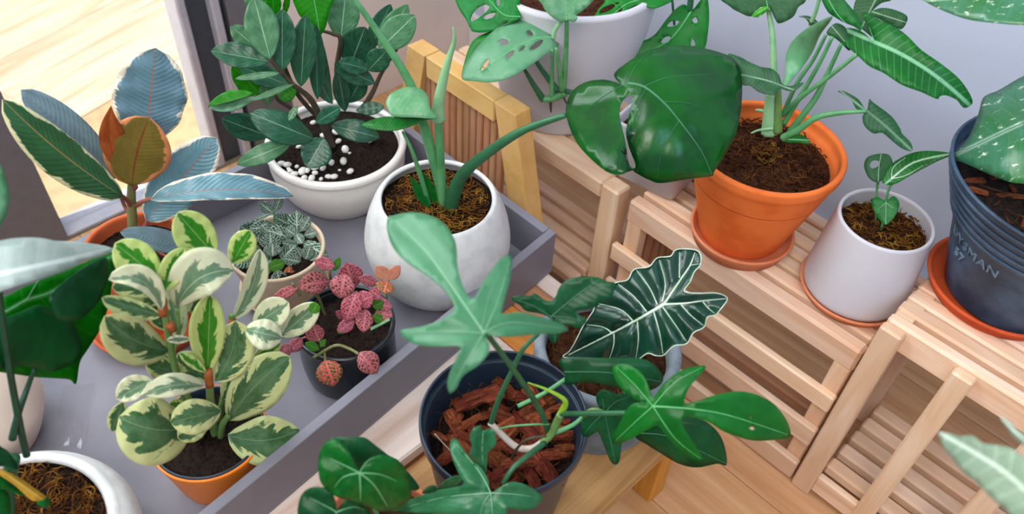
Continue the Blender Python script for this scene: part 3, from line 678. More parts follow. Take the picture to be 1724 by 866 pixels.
# ------------------------------------------------------------------ zamioculcas in the white glazed pot
D = dict
A = (280, 0, .24362); B = (340, 180, .20882)
stems(P_ZZ, *A, [([(1145, 1010, .02), (1090, 880, .03), (1000, 690, .045), (860, 570, .055), (715, 405, .06)], (.0058, .0024), S_BROWN),
    ([(1345, 760, -.01), (1420, 650, -.01), (1490, 500, -.005), (1600, 330, 0)], (.0045, .002), S_BROWN),
    ([(930, 860, .0), (860, 750, .01), (770, 690, .02), (745, 620, .02)], (.004, .002), S_BROWN),
    ([(1205, 700, -.03), (1180, 480, -.03), (1205, 275, -.03), (1150, 235, -.03), (1080, 215, -.03)], (.005, .002), S_BROWN),
    ([(1100, 860, -.02), (900, 640, -.01), (760, 300, 0), (740, 100, 0)], (.004, .002), S_BROWN)])
leaves(P_ZZ, *A, [
    (1205, 275, 1240, -50, 88, L_ZZP, D(bo=-.04, to=-.05)), (640, 100, 600, -90, 62, L_ZZP, D(bo=-.02, to=-.02)), (742, 130, 735, -70, 44, L_ZZB, D(bo=-.01, to=-.01)),
    (815, 110, 845, -50, 18, L_ZZB, D(bo=-.02, to=-.02)), (1400, 345, 1552, 28, 55, L_ZZ, D(bo=-.03, to=-.02)), (1470, 310, 1672, 32, 58, L_ZZP, D(bo=-.01, to=0)),
    (1470, 345, 1718, 105, 84, L_ZZP, D(bo=.0, to=.01)), (1265, 470, 1375, 185, 100, L_ZZ, D(bo=-.035, to=-.03)), (1440, 578, 1160, 440, 58, L_ZZ, D(bo=-.005, to=.0)),
    (1400, 482, 1188, 425, 46, L_ZZ, D(bo=.0, to=.015)), (1395, 488, 1530, 345, 66, L_ZZ, D(bo=.01, to=.02)), (1260, 710, 1365, 520, 58, L_ZZ, D(bo=-.03, to=-.02)),
    (1235, 770, 1185, 480, 46, L_ZZ, D(bo=-.015, to=-.01)), (1150, 720, 1082, 302, 56, L_ZZ, D(bo=.0, to=-.005, bow=-14)), (700, 730, 690, 550, 42, L_ZZP, D(bo=.0, to=.0)),
    (650, 655, 455, 448, 62, L_ZZB, D(bo=.0, to=.0)), (850, 590, 495, 455, 58, L_ZZ, D(bo=.02, to=.01)), (900, 612, 778, 695, 38, L_ZZB, D(bo=.0, to=.01)),
    (650, 352, 442, 178, 55, L_ZZP, D(bo=.03, to=.02)), (710, 428, 306, 350, (62, 74), L_ZZ, D(bo=.055, to=.05, fold=.15)),
    (1045, 690, 1032, 168, 48, L_ZZ, D(bo=.02, to=.01)), (930, 602, 962, 100, 74, L_ZZ, D(bo=.045, to=.02, fold=.15)), (800, 495, 802, 62, 75, L_ZZ, D(bo=.055, to=.03, fold=.15)),
    (718, 408, 605, -20, 92, L_ZZP, D(bo=.065, to=.04, fold=.1)), (790, 505, 472, 545, 20, L_ZZP, D(bo=.065, to=.07)), (620, 660, 288, 742, (52, 40), L_ZZP, D(bo=.03, to=.04, fold=.3)),
    (610, 650, 290, 738, (4, 52), L_ZZB, D(bo=.036, to=.045)), (888, 580, 580, 698, 17, L_ZZP, D(bo=.06, to=.08)), (1310, 765, 1508, 738, 36, L_ZZ, D(bo=.0, to=.01))], shape='zz')
leaves(P_ZZ, *B, [
    (540, 240, 158, 95, (80, 85), L_ZZ, D(bo=.03, to=.05)), (1040, 150, 1432, 248, (78, 62), L_ZZ, D(bo=.03, to=.045, arch=.01)), (920, 128, 1116, 5, 52, L_ZZ, D(bo=.05, to=.06)),
    (905, 262, 385, 48, (112, 90), L_ZZ, D(bo=.06, to=.06, arch=.012)), (725, 285, 283, 465, 62, L_ZZP, D(bo=.06, to=.08, arch=.01)),
    (985, 250, 845, 492, (115, 108), L_ZZ, D(bo=.06, to=.085, shape='oval', fold=.1)), (770, -10, 700, 112, 24, L_ZZP, D(bo=.07, to=.08))], shape='zz')
oleaf(P_ZZ, zc(*A, [(885, -60), (1170, -60), (1130, 60), (1105, 180), (1065, 245), (1035, 230), (960, 150), (905, 80)]), L_ZZB, [zc(*A, [(1010, -60), (1040, 100), (1062, 240)])], o0=-.012, gy=.3, veinmat=V_FRESH, vw=.8)
for k, (x, y, s) in enumerate([(640, 455, 34), (690, 465, 34), (765, 480, 22), (712, 518, 24), (745, 540, 32), (810, 515, 42), (850, 510, 26), (910, 490, 32), (912, 530, 26), (975, 490, 30), (825, 570, 30), (885, 572, 34), (1045, 448, 30), (1020, 560, 28), (1065, 560, 32), (1155, 340, 40), (1140, 435, 36), (1190, 372, 14), (1195, 517, 32), (975, 230, 30), (1080, 200, 36), (895, 125, 26), (1100, 275, 30), (1300, 190, 28), (1355, 270, 26), (1110, 510, 14), (960, 580, 20), (700, 500, 20), (1240, 120, 24), (520, 255, 36), (780, 320, 24)]):
    q = zc(*B, [(x, y)])[0]; z = TZ+.092; d = P_ZZ.ray(*q); w = d*((z-CAMH)/d[2]); dx, dy = w[0]-P_ZZ.c[0], w[1]-P_ZZ.c[1]
    if math.hypot(dx, dy) > .091: f = .091/math.hypot(dx, dy); dx *= f; dy *= f
    r = s*.20882*.95*1.2/FPX
    if k == 0:
        vs, fs = [], []
        for i in range(6):
            for j in range(8): a = math.pi*i/5; vs.append((math.sin(a)*math.cos(j*math.pi/4)*1.15, math.sin(a)*math.sin(j*math.pi/4)*.85, math.cos(a)*.7))
        peb = bpy.data.meshes.new('pebble'); peb.from_pydata(vs, [], [f[::-1] for f in grid_faces(6, 8, True)]); peb.materials.append(M_PEBBLE); peb.polygons.foreach_set('use_smooth', [True]*len(peb.polygons))
    o = bpy.data.objects.new('pebble', peb); link(o, P_ZZ.root); o.location = (dx, dy, z-P_ZZ.c[2]-r*.1); o.scale = (r, r, r); o.rotation_euler = (random.uniform(-.3, .3), random.uniform(-.3, .3), random.uniform(0, 6))

WMUL[0] = 1.06
# ------------------------------------------------------------------ rubber plant
H = (0, 0, .48499)
stems(P_RB, *H, [([(462, 830, 0), (460, 770, 0), (456, 690, 0), (458, 630, 0)], (.0066, .0045), S_OLIVE), ([(456, 720, 0), (440, 695, .01), (422, 680, .015)], (.0025, .0025), S_RED),
    ([(458, 720, 0), (495, 700, .01), (535, 688, .02)], (.0025, .0025), S_RED), ([(470, 830, .0), (500, 790, .0), (512, 765, 0)], (.0025, .0025), S_RED), ([(455, 750, 0), (430, 710, -.01), (405, 640, -.01)], (.0025, .002), S_RED),
    ([(458, 660, 0), (470, 650, .005), (462, 640, .005)], (.003, .003), S_RED)])
leaves(P_RB, *H, [
    (400, 620, 72, 312, (52, 66), L_RBS, D(bo=-.02, to=-.03)), (505, 500, 540, 166, (118, 112), L_RBB, D(bo=-.01, to=-.04, wav=.03)), (402, 570, 386, 366, (34, 54), L_RBR, D(bo=.005, to=.0, shape='lance', bow=-8)),
    (508, 768, 752, 478, (85, 78), L_RBB, D(bo=.0, to=-.02)), (458, 645, 520, 408, (108, 108), L_RBO, D(bo=.01, to=.005, bow=-6)), (428, 685, 8, 345, (78, 56), L_RBG, D(bo=.02, to=.04, arch=.012, bow=-8))], shape='rubber')
leaf(P_RB, (253, 337), (494, 331), (26, 15), L_RBB, bo=.02, to=.04, arch=.02, bow=-14, shape='rubber', wav=.03, tilt=.8)
stem(P_RB, [(226, 385, .0), (280, 432, .03), (329, 421, .04)], (.002, .0018), S_RED)
leaf(P_RB, (330, 420), (202, 391), (16, 19), L_RBS, bo=.04, to=.05, arch=.006, shape='rubber')

WMUL[0] = 1.14
# ------------------------------------------------------------------ variegated peperomia
P1 = (170, 340, .30014); P2 = (170, 540, .30017); P3 = (320, 460, .25397)
stems(P_OR, 0, 0, 1, [([(365, 745, 0), (356, 690, .01), (351, 622, .015)], (.005, .0035), S_YG), ([(345, 730, -.01), (315, 680, -.01), (290, 600, .0), (274, 500, .0)], (.0045, .003), S_YG),
    ([(362, 735, -.01), (385, 620, -.02), (390, 530, -.02)], (.004, .003), S_YG), ([(372, 735, .01), (375, 715, .02), (385, 700, .025)], (.004, .003), S_YG), ([(340, 740, .0), (318, 670, .02), (298, 640, .03)], (.003, .002), S_YG),
    ([(290, 600, 0), (300, 560, 0), (298, 520, .0)], (.002, .002), S_YG)])
for pts in ([(274, 506, .004), (274, 530, .004)], [(284, 545, .004), (290, 556, .004)], [(350, 624, .019), (353, 650, .019)], [(391, 540, -.016), (391, 554, -.016)]): stem(P_OR, pts, .0042, S_RUST, name='stem_node', n=3)
leaves(P_OR, *P1, [
    (420, 660, 480, 470, 52, L_PEPW, D(bo=-.04, to=-.04)), (390, 720, 290, 560, 62, L_PEP, D(bo=-.045, to=-.045)), (330, 570, 190, 470, 60, L_PEP, D(bo=-.045, to=-.045)), (440, 570, 350, 420, 58, L_PEPW, D(bo=-.05, to=-.05)), (520, 640, 560, 480, 60, L_PEP, D(bo=-.04, to=-.04)),
    (560, 330, 470, 235, 60, L_PEPW, D(bo=-.05, to=-.05)), (640, 305, 428, 62, (100, 88), L_PEPL, D(bo=-.03, to=-.04, fold=.2)), (735, 345, 838, 160, (60, 66), L_PEPL, D(bo=-.03, to=-.03)),
    (440, 780, 385, 470, (50, 60), L_PEPW, D(bo=-.02, to=-.03)), (395, 460, 60, 480, 60, L_PEP, D(bo=-.03, to=-.03)), (335, 440, 78, 232, (98, 90), L_PEPL, D(bo=-.01, to=-.02, fold=.1)), (345, 510, 468, 260, (66, 52), L_PEPL, D(bo=.0, to=-.01, fold=.3)),
    (340, 640, 4, 540, (60, 38), L_PEP, D(bo=.0, to=.0)), (340, 610, 42, 438, (42, 70), L_PEPW, D(bo=.01, to=.01, fold=.3, bow=26)), (380, 835, 20, 640, (118, 98), L_PEP, D(bo=.0, to=.03, arch=.01, bow=-12)),
    (425, 590, 745, 385, (135, 90), L_PEPW, D(bo=-.005, to=.0, arch=.01, fold=.1, bow=-20)), (740, 660, 890, 265, (44, 62), L_PEPW, D(bo=-.02, to=-.02, bow=10, fold=.3)), (500, 770, 370, 775, 20, L_PEPW, D(bo=.01, to=.02)),
    (596, 960, 612, 520, (92, 76), L_PEPL, D(bo=.015, to=.0, fold=.25))], shape='obov')
leaves(P_OR, *P3, [
    (410, 585, 600, 465, 42, L_PEPL, D(bo=-.02, to=-.01)), (590, 420, 850, 205, (68, 76), L_PEPW, D(bo=-.015, to=-.005, fold=.15)), (420, 345, 655, 195, (84, 80), L_PEPW, D(bo=-.01, to=0, fold=.15)), (365, 370, 608, 430, (80, 88), L_PEPW, D(bo=.0, to=.01, arch=.008)), (800, 265, 846, 200, 32, L_FIGR, D(bo=.002, to=.002))], shape='obov')
leaves(P_OR, *P2, [
    (400, 260, 285, 165, 46, L_PEPW, D(bo=-.03, to=-.03)), (440, 295, 250, 245, (55, 55), L_PEP, D(bo=-.01, to=.0)), (600, 335, 430, 185, 62, L_PEP, D(bo=-.01, to=-.02)), (680, 440, 865, 225, (72, 72), L_PEP, D(bo=.0, to=.0)),
    (640, 340, 755, 0, (90, 105), L_PEP, D(bo=.015, to=.0, bow=10)), (590, 290, 438, 178, 26, L_PEPL, D(bo=.02, to=.025)), (715, 560, 1060, 200, (105, 125), L_PEP, D(bo=.02, to=.02, bow=-8)), (712, 640, 1112, 610, (112, 122), L_PEP, D(bo=.03, to=.04, arch=.01, bow=14)),
    (125, 455, 60, 622, (52, 42), L_PEP, D(bo=.02, to=.03)), (285, 330, 85, 440, (48, 66), L_PEPW, D(bo=.02, to=.03, fold=.2)), (575, 365, 245, 415, (52, 58), L_PEPW, D(bo=.03, to=.045, arch=.012, bow=8)),
    (500, 600, 100, 540, (170, 150), L_PEP, D(bo=.03, to=.045, arch=.015, bow=-12)), (600, 580, 430, 660, (48, 62), L_PEP, D(bo=.04, to=.055)), (672, 505, 390, 570, (82, 82), L_PEP, D(bo=.045, to=.06, arch=.008)), (470, 470, 380, 470, 26, L_PEPL, D(bo=.02, to=.03))], shape='obov')

WMUL[0] = 1.16; LMUL[0] = 1.06
# ------------------------------------------------------------------ pink nerve plant
N = (450, 420, .32345)
stems(P_FP, *N, [([(240, 565, .055), (350, 502, .055), (420, 515, .06), (475, 545, .07)], .0018, S_OLIVE), ([(300, 340, 0), (270, 260, .0), (225, 190, .01)], .0018, S_OLIVE), ([(635, 365, .02), (590, 390, .02), (540, 415, .03)], .002, S_PALE),
    ([(300, 520, .05), (300, 560, .055), (305, 585, .06)], .0016, S_OLIVE), ([(170, 470, .03), (210, 455, .03), (250, 445, .03)], .0016, S_RED), ([(340, 180, -.02), (325, 130, -.01), (330, 105, -.01)], .0016, S_OLIVE), ([(430, 400, .01), (440, 360, .01), (470, 300, .02)], .0016, S_OLIVE),
    ([(170, 240, .02), (140, 190, .02), (130, 180, .02)], .0018, S_OLIVE), ([(605, 390, .0), (620, 260, .0), (630, 160, .0)], .0016, S_OLIVE), ([(300, 505, .05), (275, 480, .045), (270, 470, .045)], .0016, S_OLIVE)])
leaves(P_FP, *N, [
    (345, 112, 376, 44, 18, L_FIGR, D(bo=-.01, to=-.01)), (352, 88, 250, 62, 30, L_FIR, D(bo=-.005, to=.0)), (455, 198, 410, 78, 58, L_FIR, D(bo=-.01, to=-.005)), (325, 165, 165, 190, (46, 54), L_FIP, D(bo=.0, to=.02, arch=.006)),
    (405, 128, 380, 248, (56, 60), L_FIP, D(bo=.01, to=.025, arch=.004)), (160, 195, 26, 262, 26, L_FIR, D(bo=.02, to=.03)), (632, 158, 688, 88, 26, L_FIS, D(bo=.0, to=.0)), (628, 156, 568, 92, 32, L_FIS, D(bo=.0, to=.0)), (572, 182, 480, 148, 26, L_FIP, D(bo=.0, to=.01)),
    (625, 165, 605, 226, (42, 46), L_FIG, D(bo=.0, to=.015)), (530, 205, 588, 258, 27, L_FIR, D(bo=.0, to=.01)), (555, 272, 645, 302, 26, L_FIR, D(bo=.005, to=.01)), (548, 300, 600, 275, 28, L_FIGR, D(bo=.008, to=.008)), (558, 335, 648, 340, 32, L_FIP, D(bo=.01, to=.015)),
    (605, 375, 550, 345, 22, L_FIGR, D(bo=.015, to=.02)), (465, 218, 410, 368, (50, 46), L_FIR, D(bo=.015, to=.03, arch=.005)), (462, 282, 548, 242, 42, L_FIR, D(bo=.02, to=.025)), (512, 310, 500, 426, (38, 42), L_FIP, D(bo=.02, to=.035)),
    (412, 362, 360, 325, 22, L_FIR, D(bo=.01, to=.015)), (455, 370, 368, 425, 30, L_FIR, D(bo=.02, to=.03)), (420, 412, 368, 436, 14, L_FIGR, D(bo=.02, to=.03)), (272, 480, 240, 395, (52, 36), L_FIR, D(bo=.04, to=.035)), (270, 522, 200, 490, 22, L_FIGR, D(bo=.05, to=.055)), (275, 510, 302, 470, 12, L_FIGR, D(bo=.05, to=.05)),
    (300, 575, 345, 704, (60, 62), L_FIG, D(bo=.06, to=.075, arch=.004)), (482, 535, 565, 640, (54, 50), L_FIP, D(bo=.07, to=.08, arch=.004)), (182, 465, 118, 530, 30, L_FIP, D(bo=.03, to=.045)), (125, 495, 58, 560, 28, L_FIR, D(bo=.04, to=.05)), (185, 445, 160, 400, 22, L_FIR, D(bo=.03, to=.03)), (200, 415, 185, 375, 14, L_FIGR, D(bo=.03, to=.03))], shape='oval', nu=12, nv=6)
WMUL[0] = 1.42; LMUL[0] = 1.25
# ------------------------------------------------------------------ white-veined nerve plant
G = (380, 320, .25388)
stems(P_FG, *G, [([(340, 260, -.02), (330, 190, -.02), (318, 140, -.02)], .0016, S_GREEN), ([(300, 480, .02), (300, 420, .02), (300, 395, .02)], .0016, S_GREEN), ([(420, 480, .0), (470, 360, 0), (470, 300, 0)], .0016, S_GREEN), ([(200, 460, 0), (190, 400, 0), (200, 340, 0)], .0016, S_GREEN)])
leaves(P_FG, *G, [
    (325, 145, 366, 42, 24, L_FIW, D(bo=-.02, to=-.02)), (315, 152, 238, 95, 27, L_FIW, D(bo=-.02, to=-.015)), (300, 152, 218, 185, 12, L_FIW, D(bo=-.015, to=-.01)), (335, 235, 150, 235, 28, L_FIW, D(bo=-.03, to=-.02)),
    (435, 238, 338, 185, 40, L_FIW, D(bo=-.03, to=-.02)), (470, 295, 470, 165, 42, L_FIW, D(bo=-.01, to=-.02)), (500, 275, 545, 195, 26, L_FIW, D(bo=-.01, to=-.015)), (462, 300, 408, 262, 30, L_FIW, D(bo=0, to=0)), (520, 300, 590, 285, 24, L_FIW, D(bo=-.01, to=-.01)), (465, 290, 500, 345, 28, L_FIW, D(bo=.0, to=.01)),
    (315, 250, 185, 255, 38, L_FIW, D(bo=-.01, to=.0)), (185, 295, 112, 250, 40, L_FIW, D(bo=-.01, to=.0)), (212, 345, 225, 258, 32, L_FIW, D(bo=.0, to=-.005)), (180, 352, 80, 342, 30, L_FIW, D(bo=0, to=.01)), (438, 318, 290, 272, 42, L_FIW, D(bo=.0, to=.01)),
    (300, 400, 295, 305, 54, L_FIW, D(bo=.02, to=.01)), (312, 440, 310, 368, 44, L_FIW, D(bo=.025, to=.02)), (365, 465, 445, 385, 40, L_FIW, D(bo=.02, to=.015)), (480, 385, 395, 355, 28, L_FIW, D(bo=.01, to=.015)), (512, 345, 648, 425, (34, 42), L_FIW, D(bo=.0, to=.02, arch=.005)),
    (185, 415, 82, 490, (46, 54), L_FIW, D(bo=.01, to=.025)), (60, 500, 78, 412, 22, L_FIW, D(bo=.0, to=-.005)), (235, 400, 165, 400, 30, L_FIW, D(bo=.01, to=.015)), (395, 480, 300, 515, 30, L_FIGR, D(bo=.03, to=.04)), (300, 465, 222, 545, 40, L_FIW, D(bo=.03, to=.045)), (505, 480, 402, 458, 34, L_FIW, D(bo=.025, to=.03)), (530, 465, 555, 385, 32, L_FIW, D(bo=.025, to=.02)), (505, 455, 475, 395, 24, L_FIW, D(bo=.02, to=.015)),
    (540, 480, 600, 450, 28, L_FIW, D(bo=.025, to=.025)), (495, 510, 478, 575, 32, L_FIW, D(bo=.03, to=.04)), (340, 530, 365, 655, (46, 44), L_FIW, D(bo=.04, to=.055)), (415, 505, 432, 618, 34, L_FIG, D(bo=.035, to=.05)), (260, 480, 240, 420, 30, L_FIW, D(bo=.02, to=.015))], shape='oval', nu=12, nv=6)
WMUL[0] = 1.0; LMUL[0] = 1.0

# ------------------------------------------------------------------ split-leaf plant in the round pale pot
S = (700, 0, .46205); E1 = (640, 30, .23095); C2 = (340, 0, .462)
moss(P_RD, .066, TZ+.138, 330, M_MOSS, .022, .0009, h=.014)
stem(P_RD, [(590, -10, -.01), (640, 60, -.005), (690, 140, 0), (716, 220, .0), (742, 312, .0), (750, 352, .0)], (.0028, .0085), S_GREEN, name='leaf_stalk')
stem(P_RD, [(952, 194, .07), (880, 220, .055), (815, 262, .035), (775, 300, .02), (757, 352, .01)], (.003, .010), S_DARK, name='leaf_stalk')
stem(P_RD, [(746, 352, .005), (741, 260, .005), (738, 205, .005)], (.006, .0045), S_GREEN, name='leaf_stalk')
stem(P_RD, zc(*E1, [(425, 745, .006), (425, 640, .006), (455, 470, .006), (500, 300, .006), (540, 170, .006), (532, 68, .006)]), (.0085, .0006), S_PALE, name='furled_leaf', ns=10)
stem(P_RD, [(678, 222, .03), (692, 250, .03), (706, 290, .025), (722, 345, .015)], (.0016, .0035), S_GREEN, name='leaf_stalk')
leaf(P_RD, (722, 350), (690, 296), 9, L_PH2, bo=.02, to=.025, shape='lance', name='young_leaf'); leaf(P_RD, (735, 345), (708, 285), 9, L_PH2, bo=.012, to=.012, shape='lance', name='young_leaf')
oleaf(P_RD, zc(*C2, [(583, 455), (640, 430), (700, 422), (760, 425), (855, 430), (815, 437), (760, 460), (700, 476), (630, 472)]), L_ARR, [zc(*C2, [(700, 424), (780, 428), (850, 431)])], o0=.035, gy=1.1, name='leaf', veinmat=V_PALE, vw=.9, axis=((610, 205), (735, 199)))
oleaf(P_RD, zc(*C2, [(700, 424), (680, 402), (671, 375), (688, 342), (740, 318), (785, 318), (820, 345), (832, 395), (855, 430), (780, 428)]), L_ADAP, [], o0=.025, gy=.9, name='leaf', axis=((655, 195), (735, 199)))  # upper lobe's lit look comes from the paler leaf colour
def wl(x, y): return -.02*.0011*np.maximum(0, 1052-x)+.42*.0011*np.maximum(0, y-175)*(x < 1055)
oleaf(P_RD, zc(*S, [(548, 420), (552, 368), (580, 322), (630, 296), (690, 291), (728, 300), (745, 306), (722, 272), (760, 235), (840, 187), (930, 165), (1030, 172), (1120, 195), (1165, 220), (1188, 290), (1185, 400), (1165, 490), (1130, 560), (1088, 625), (1078, 642), (1000, 652), (895, 668), (850, 656), (800, 630), (788, 622), (740, 636), (690, 622), (620, 562), (575, 500)]), L_MON,
    [zc(*S, v) for v in ([(772, 302), (830, 315), (900, 370), (960, 440), (1040, 550), (1078, 636)], [(772, 302), (700, 340), (620, 400)], [(832, 314), (930, 280), (1090, 270)], [(840, 322), (800, 400), (785, 520)], [(900, 370), (1010, 380), (1130, 430)], [(960, 440), (900, 540), (880, 650)], [(772, 302), (800, 240), (860, 190)])],
    o0=.075, gx=.15, gy=.75, curve=.35, quilt=.003, qd=30, holes=[zc(*S, [(742, 405), (752, 368), (786, 345), (784, 390), (768, 470), (774, 530), (799, 595), (795, 614), (776, 596), (765, 520), (748, 450)])], veinmat=V_DARK, vw=[2.2, .6, .7, .5, .5, .5, .5], vt=.3, step=13, warp=wl, axis=((1058, 140), (1198, 295)), label='large glossy leaf with a slit', smooth=5)

# ------------------------------------------------------------------ lobed philodendron in bark
B1 = (620, 360, .36961); B2 = (800, 380, .56112); B3 = (480, 710, .26682); B4 = (690, 560, .3532); B5 = (800, 460, .16162); B6 = (860, 640, .261)
chips(P_BK, .081, SZ+.126, 62, .009, .029, M_BARK)
moss(P_BK, .078, SZ+.128, 110, M_COIR, .026, .0006, name='coir_fibre', h=.014)
stems(P_BK, *B4, [([(360, -2, .07), (430, 90, .06), (530, 230, .045), (620, 370, .025), (662, 478, .015)], (.0022, .0032), S_DARK), ([(612, 8, .0), (540, 80, .015), (480, 200, .02), (420, 330, .02), (388, 432, .02)], (.002, .003), S_DARK),
    ([(445, 722, .085), (490, 650, .075), (560, 590, .06), (640, 530, .035)], (.0024, .003), S_DARK), ([(712, 388, .015), (800, 388, .03), (900, 386, .04), (1030, 384, .05)], (.003, .0022), S_DARK),
    ([(690, 480, .02), (780, 440, .01), (830, 395, .0)], (.0026, .002), S_GREEN), ([(515, 352, .0), (640, 290, -.01), (745, 220, -.02)], (.0024, .0022), S_GREEN)], name='leaf_stalk')
stem(P_BK, zc(*B4, [(382, 430, .02), (440, 490, .025), (510, 548, .03), (580, 555, .03), (630, 528, .03)]), (.0032, .004), S_WHITE, name='rhizome', label='pale bare creeping stem')
stem(P_BK, zc(*B4, [(625, 532, .03), (670, 490, .025), (700, 430, .02), (718, 392, .018)]), (.0038, .0042), S_YG, name='rhizome')
stem(P_BK, zc(*B4, [(562, 240, .02), (640, 268, .02), (715, 305, .018), (742, 338, .016), (715, 396, .016)]), (.0006, .0038), S_LIME, name='young_shoot', label='lime green young shoot')
stem(P_BK, zc(*B4, [(395, 468, .022), (480, 448, .024), (580, 440, .026), (665, 438, .02)]), .001, S_GREEN, name='aerial_root'); stem(P_BK, zc(*B4, [(650, 495, .03), (560, 510, .034), (500, 570, .034), (470, 660, .03)]), .0014, S_BROWN, name='aerial_root'); stem(P_BK, zc(*B4, [(120, 485, .03), (160, 530, .03), (200, 570, .03)]), .0006, S_WHITE, name='aerial_root')
# back and side leaves (dark)
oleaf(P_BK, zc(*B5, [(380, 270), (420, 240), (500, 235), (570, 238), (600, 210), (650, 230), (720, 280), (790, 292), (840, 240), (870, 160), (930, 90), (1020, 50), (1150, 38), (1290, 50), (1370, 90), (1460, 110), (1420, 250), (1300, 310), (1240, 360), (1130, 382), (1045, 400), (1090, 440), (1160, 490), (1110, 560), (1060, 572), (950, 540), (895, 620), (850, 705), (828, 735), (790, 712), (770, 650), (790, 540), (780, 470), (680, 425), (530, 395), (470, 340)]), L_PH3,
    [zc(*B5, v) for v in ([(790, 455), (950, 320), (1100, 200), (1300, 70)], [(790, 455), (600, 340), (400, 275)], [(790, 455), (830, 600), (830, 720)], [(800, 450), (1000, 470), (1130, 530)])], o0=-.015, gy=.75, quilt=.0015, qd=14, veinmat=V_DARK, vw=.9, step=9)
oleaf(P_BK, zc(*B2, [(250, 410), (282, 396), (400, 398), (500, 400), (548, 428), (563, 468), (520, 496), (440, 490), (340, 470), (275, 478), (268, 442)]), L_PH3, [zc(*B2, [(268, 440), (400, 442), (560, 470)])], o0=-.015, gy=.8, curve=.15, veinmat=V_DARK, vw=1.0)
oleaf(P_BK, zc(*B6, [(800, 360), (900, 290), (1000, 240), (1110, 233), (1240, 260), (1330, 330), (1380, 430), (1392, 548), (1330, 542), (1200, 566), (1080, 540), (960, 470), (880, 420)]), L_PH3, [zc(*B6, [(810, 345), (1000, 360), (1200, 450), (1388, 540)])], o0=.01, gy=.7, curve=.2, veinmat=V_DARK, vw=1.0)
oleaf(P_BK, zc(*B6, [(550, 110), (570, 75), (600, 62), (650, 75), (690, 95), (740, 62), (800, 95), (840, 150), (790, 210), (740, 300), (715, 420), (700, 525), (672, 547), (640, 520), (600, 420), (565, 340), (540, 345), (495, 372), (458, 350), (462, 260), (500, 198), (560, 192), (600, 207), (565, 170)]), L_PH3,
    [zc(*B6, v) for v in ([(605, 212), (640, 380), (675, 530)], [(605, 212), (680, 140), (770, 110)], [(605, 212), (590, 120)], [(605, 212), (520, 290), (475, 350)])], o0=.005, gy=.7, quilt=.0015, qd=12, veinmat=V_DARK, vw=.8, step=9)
stem(P_BK, zc(*B6, [(470, 235, .01), (510, 195, .01), (560, 192, .01), (605, 212, .008)]), .0018, S_YG, name='leaf_stalk')
# the fresh green leaf to the right
oleaf(P_BK, zc(*B2, [(944, 634), (937, 590), (900, 540), (850, 510), (790, 498), (720, 510), (660, 530), (628, 532), (640, 490), (668, 455), (690, 430), (682, 420), (620, 435), (570, 470), (536, 515), (525, 500), (505, 450), (465, 420), (425, 417), (411, 435), (430, 480), (470, 515), (515, 536), (490, 532), (460, 545), (430, 600), (411, 640), (425, 656), (470, 640), (520, 612), (550, 602), (580, 640), (630, 688), (682, 706), (665, 670), (630, 615), (621, 585), (640, 572), (700, 590), (750, 620), (830, 645), (900, 643)]), L_PH2,
    [zc(*B2, v) for v in ([(533, 543), (640, 550), (760, 570), (938, 628)], [(533, 543), (600, 470), (682, 426)], [(533, 543), (480, 480), (425, 426)], [(533, 543), (480, 590), (420, 647)], [(533, 543), (600, 640), (676, 700)])], o0=.055, gy=.75, curve=.25, quilt=.002, qd=16, holes=[zc(*B2, [(822, 608), (832, 603), (840, 610), (832, 615)]), zc(*B2, [(825, 573), (831, 572), (831, 578), (826, 578)])], veinmat=V_FRESH, vw=[2.0, 1.2, 1.2, 1.2, 1.2], vt=.3, step=9)
# the grey-green leaf over the tray
oleaf(P_BK, zc(*B1, [(90, 15), (84, 60), (100, 130), (140, 190), (200, 240), (270, 282), (340, 340), (385, 400), (387, 440), (330, 485), (240, 515), (155, 528), (148, 545), (180, 578), (240, 600), (330, 605), (415, 605), (405, 650), (375, 720), (361, 780), (372, 819), (400, 795), (430, 740), (500, 690), (545, 640), (551, 600), (533, 555), (540, 550), (600, 560), (680, 557), (780, 548), (870, 545), (911, 529), (880, 503), (800, 475), (700, 450), (618, 456), (608, 440), (625, 380), (645, 300), (655, 210), (640, 189), (600, 210), (560, 260), (520, 320), (488, 380), (460, 382), (430, 330), (406, 250), (403, 170), (390, 110), (340, 40), (260, 0), (180, -6), (115, 8)]), L_PH1,
    [zc(*B1, v) for v in ([(527, 543), (400, 360), (270, 180), (130, 40)], [(527, 543), (590, 400), (645, 215)], [(527, 543), (650, 495), (890, 525)], [(527, 543), (350, 540), (165, 540)], [(527, 543), (450, 670), (373, 808)], [(515, 530), (545, 400), (600, 260)])], o0=.085, gy=1.02, gx=-.08, curve=.3, quilt=.0035, qd=24, veinmat=V_PALE, vw=[1.9, 1.0, 1.0, 1.0, 1.0, .6], vt=.3, step=10)
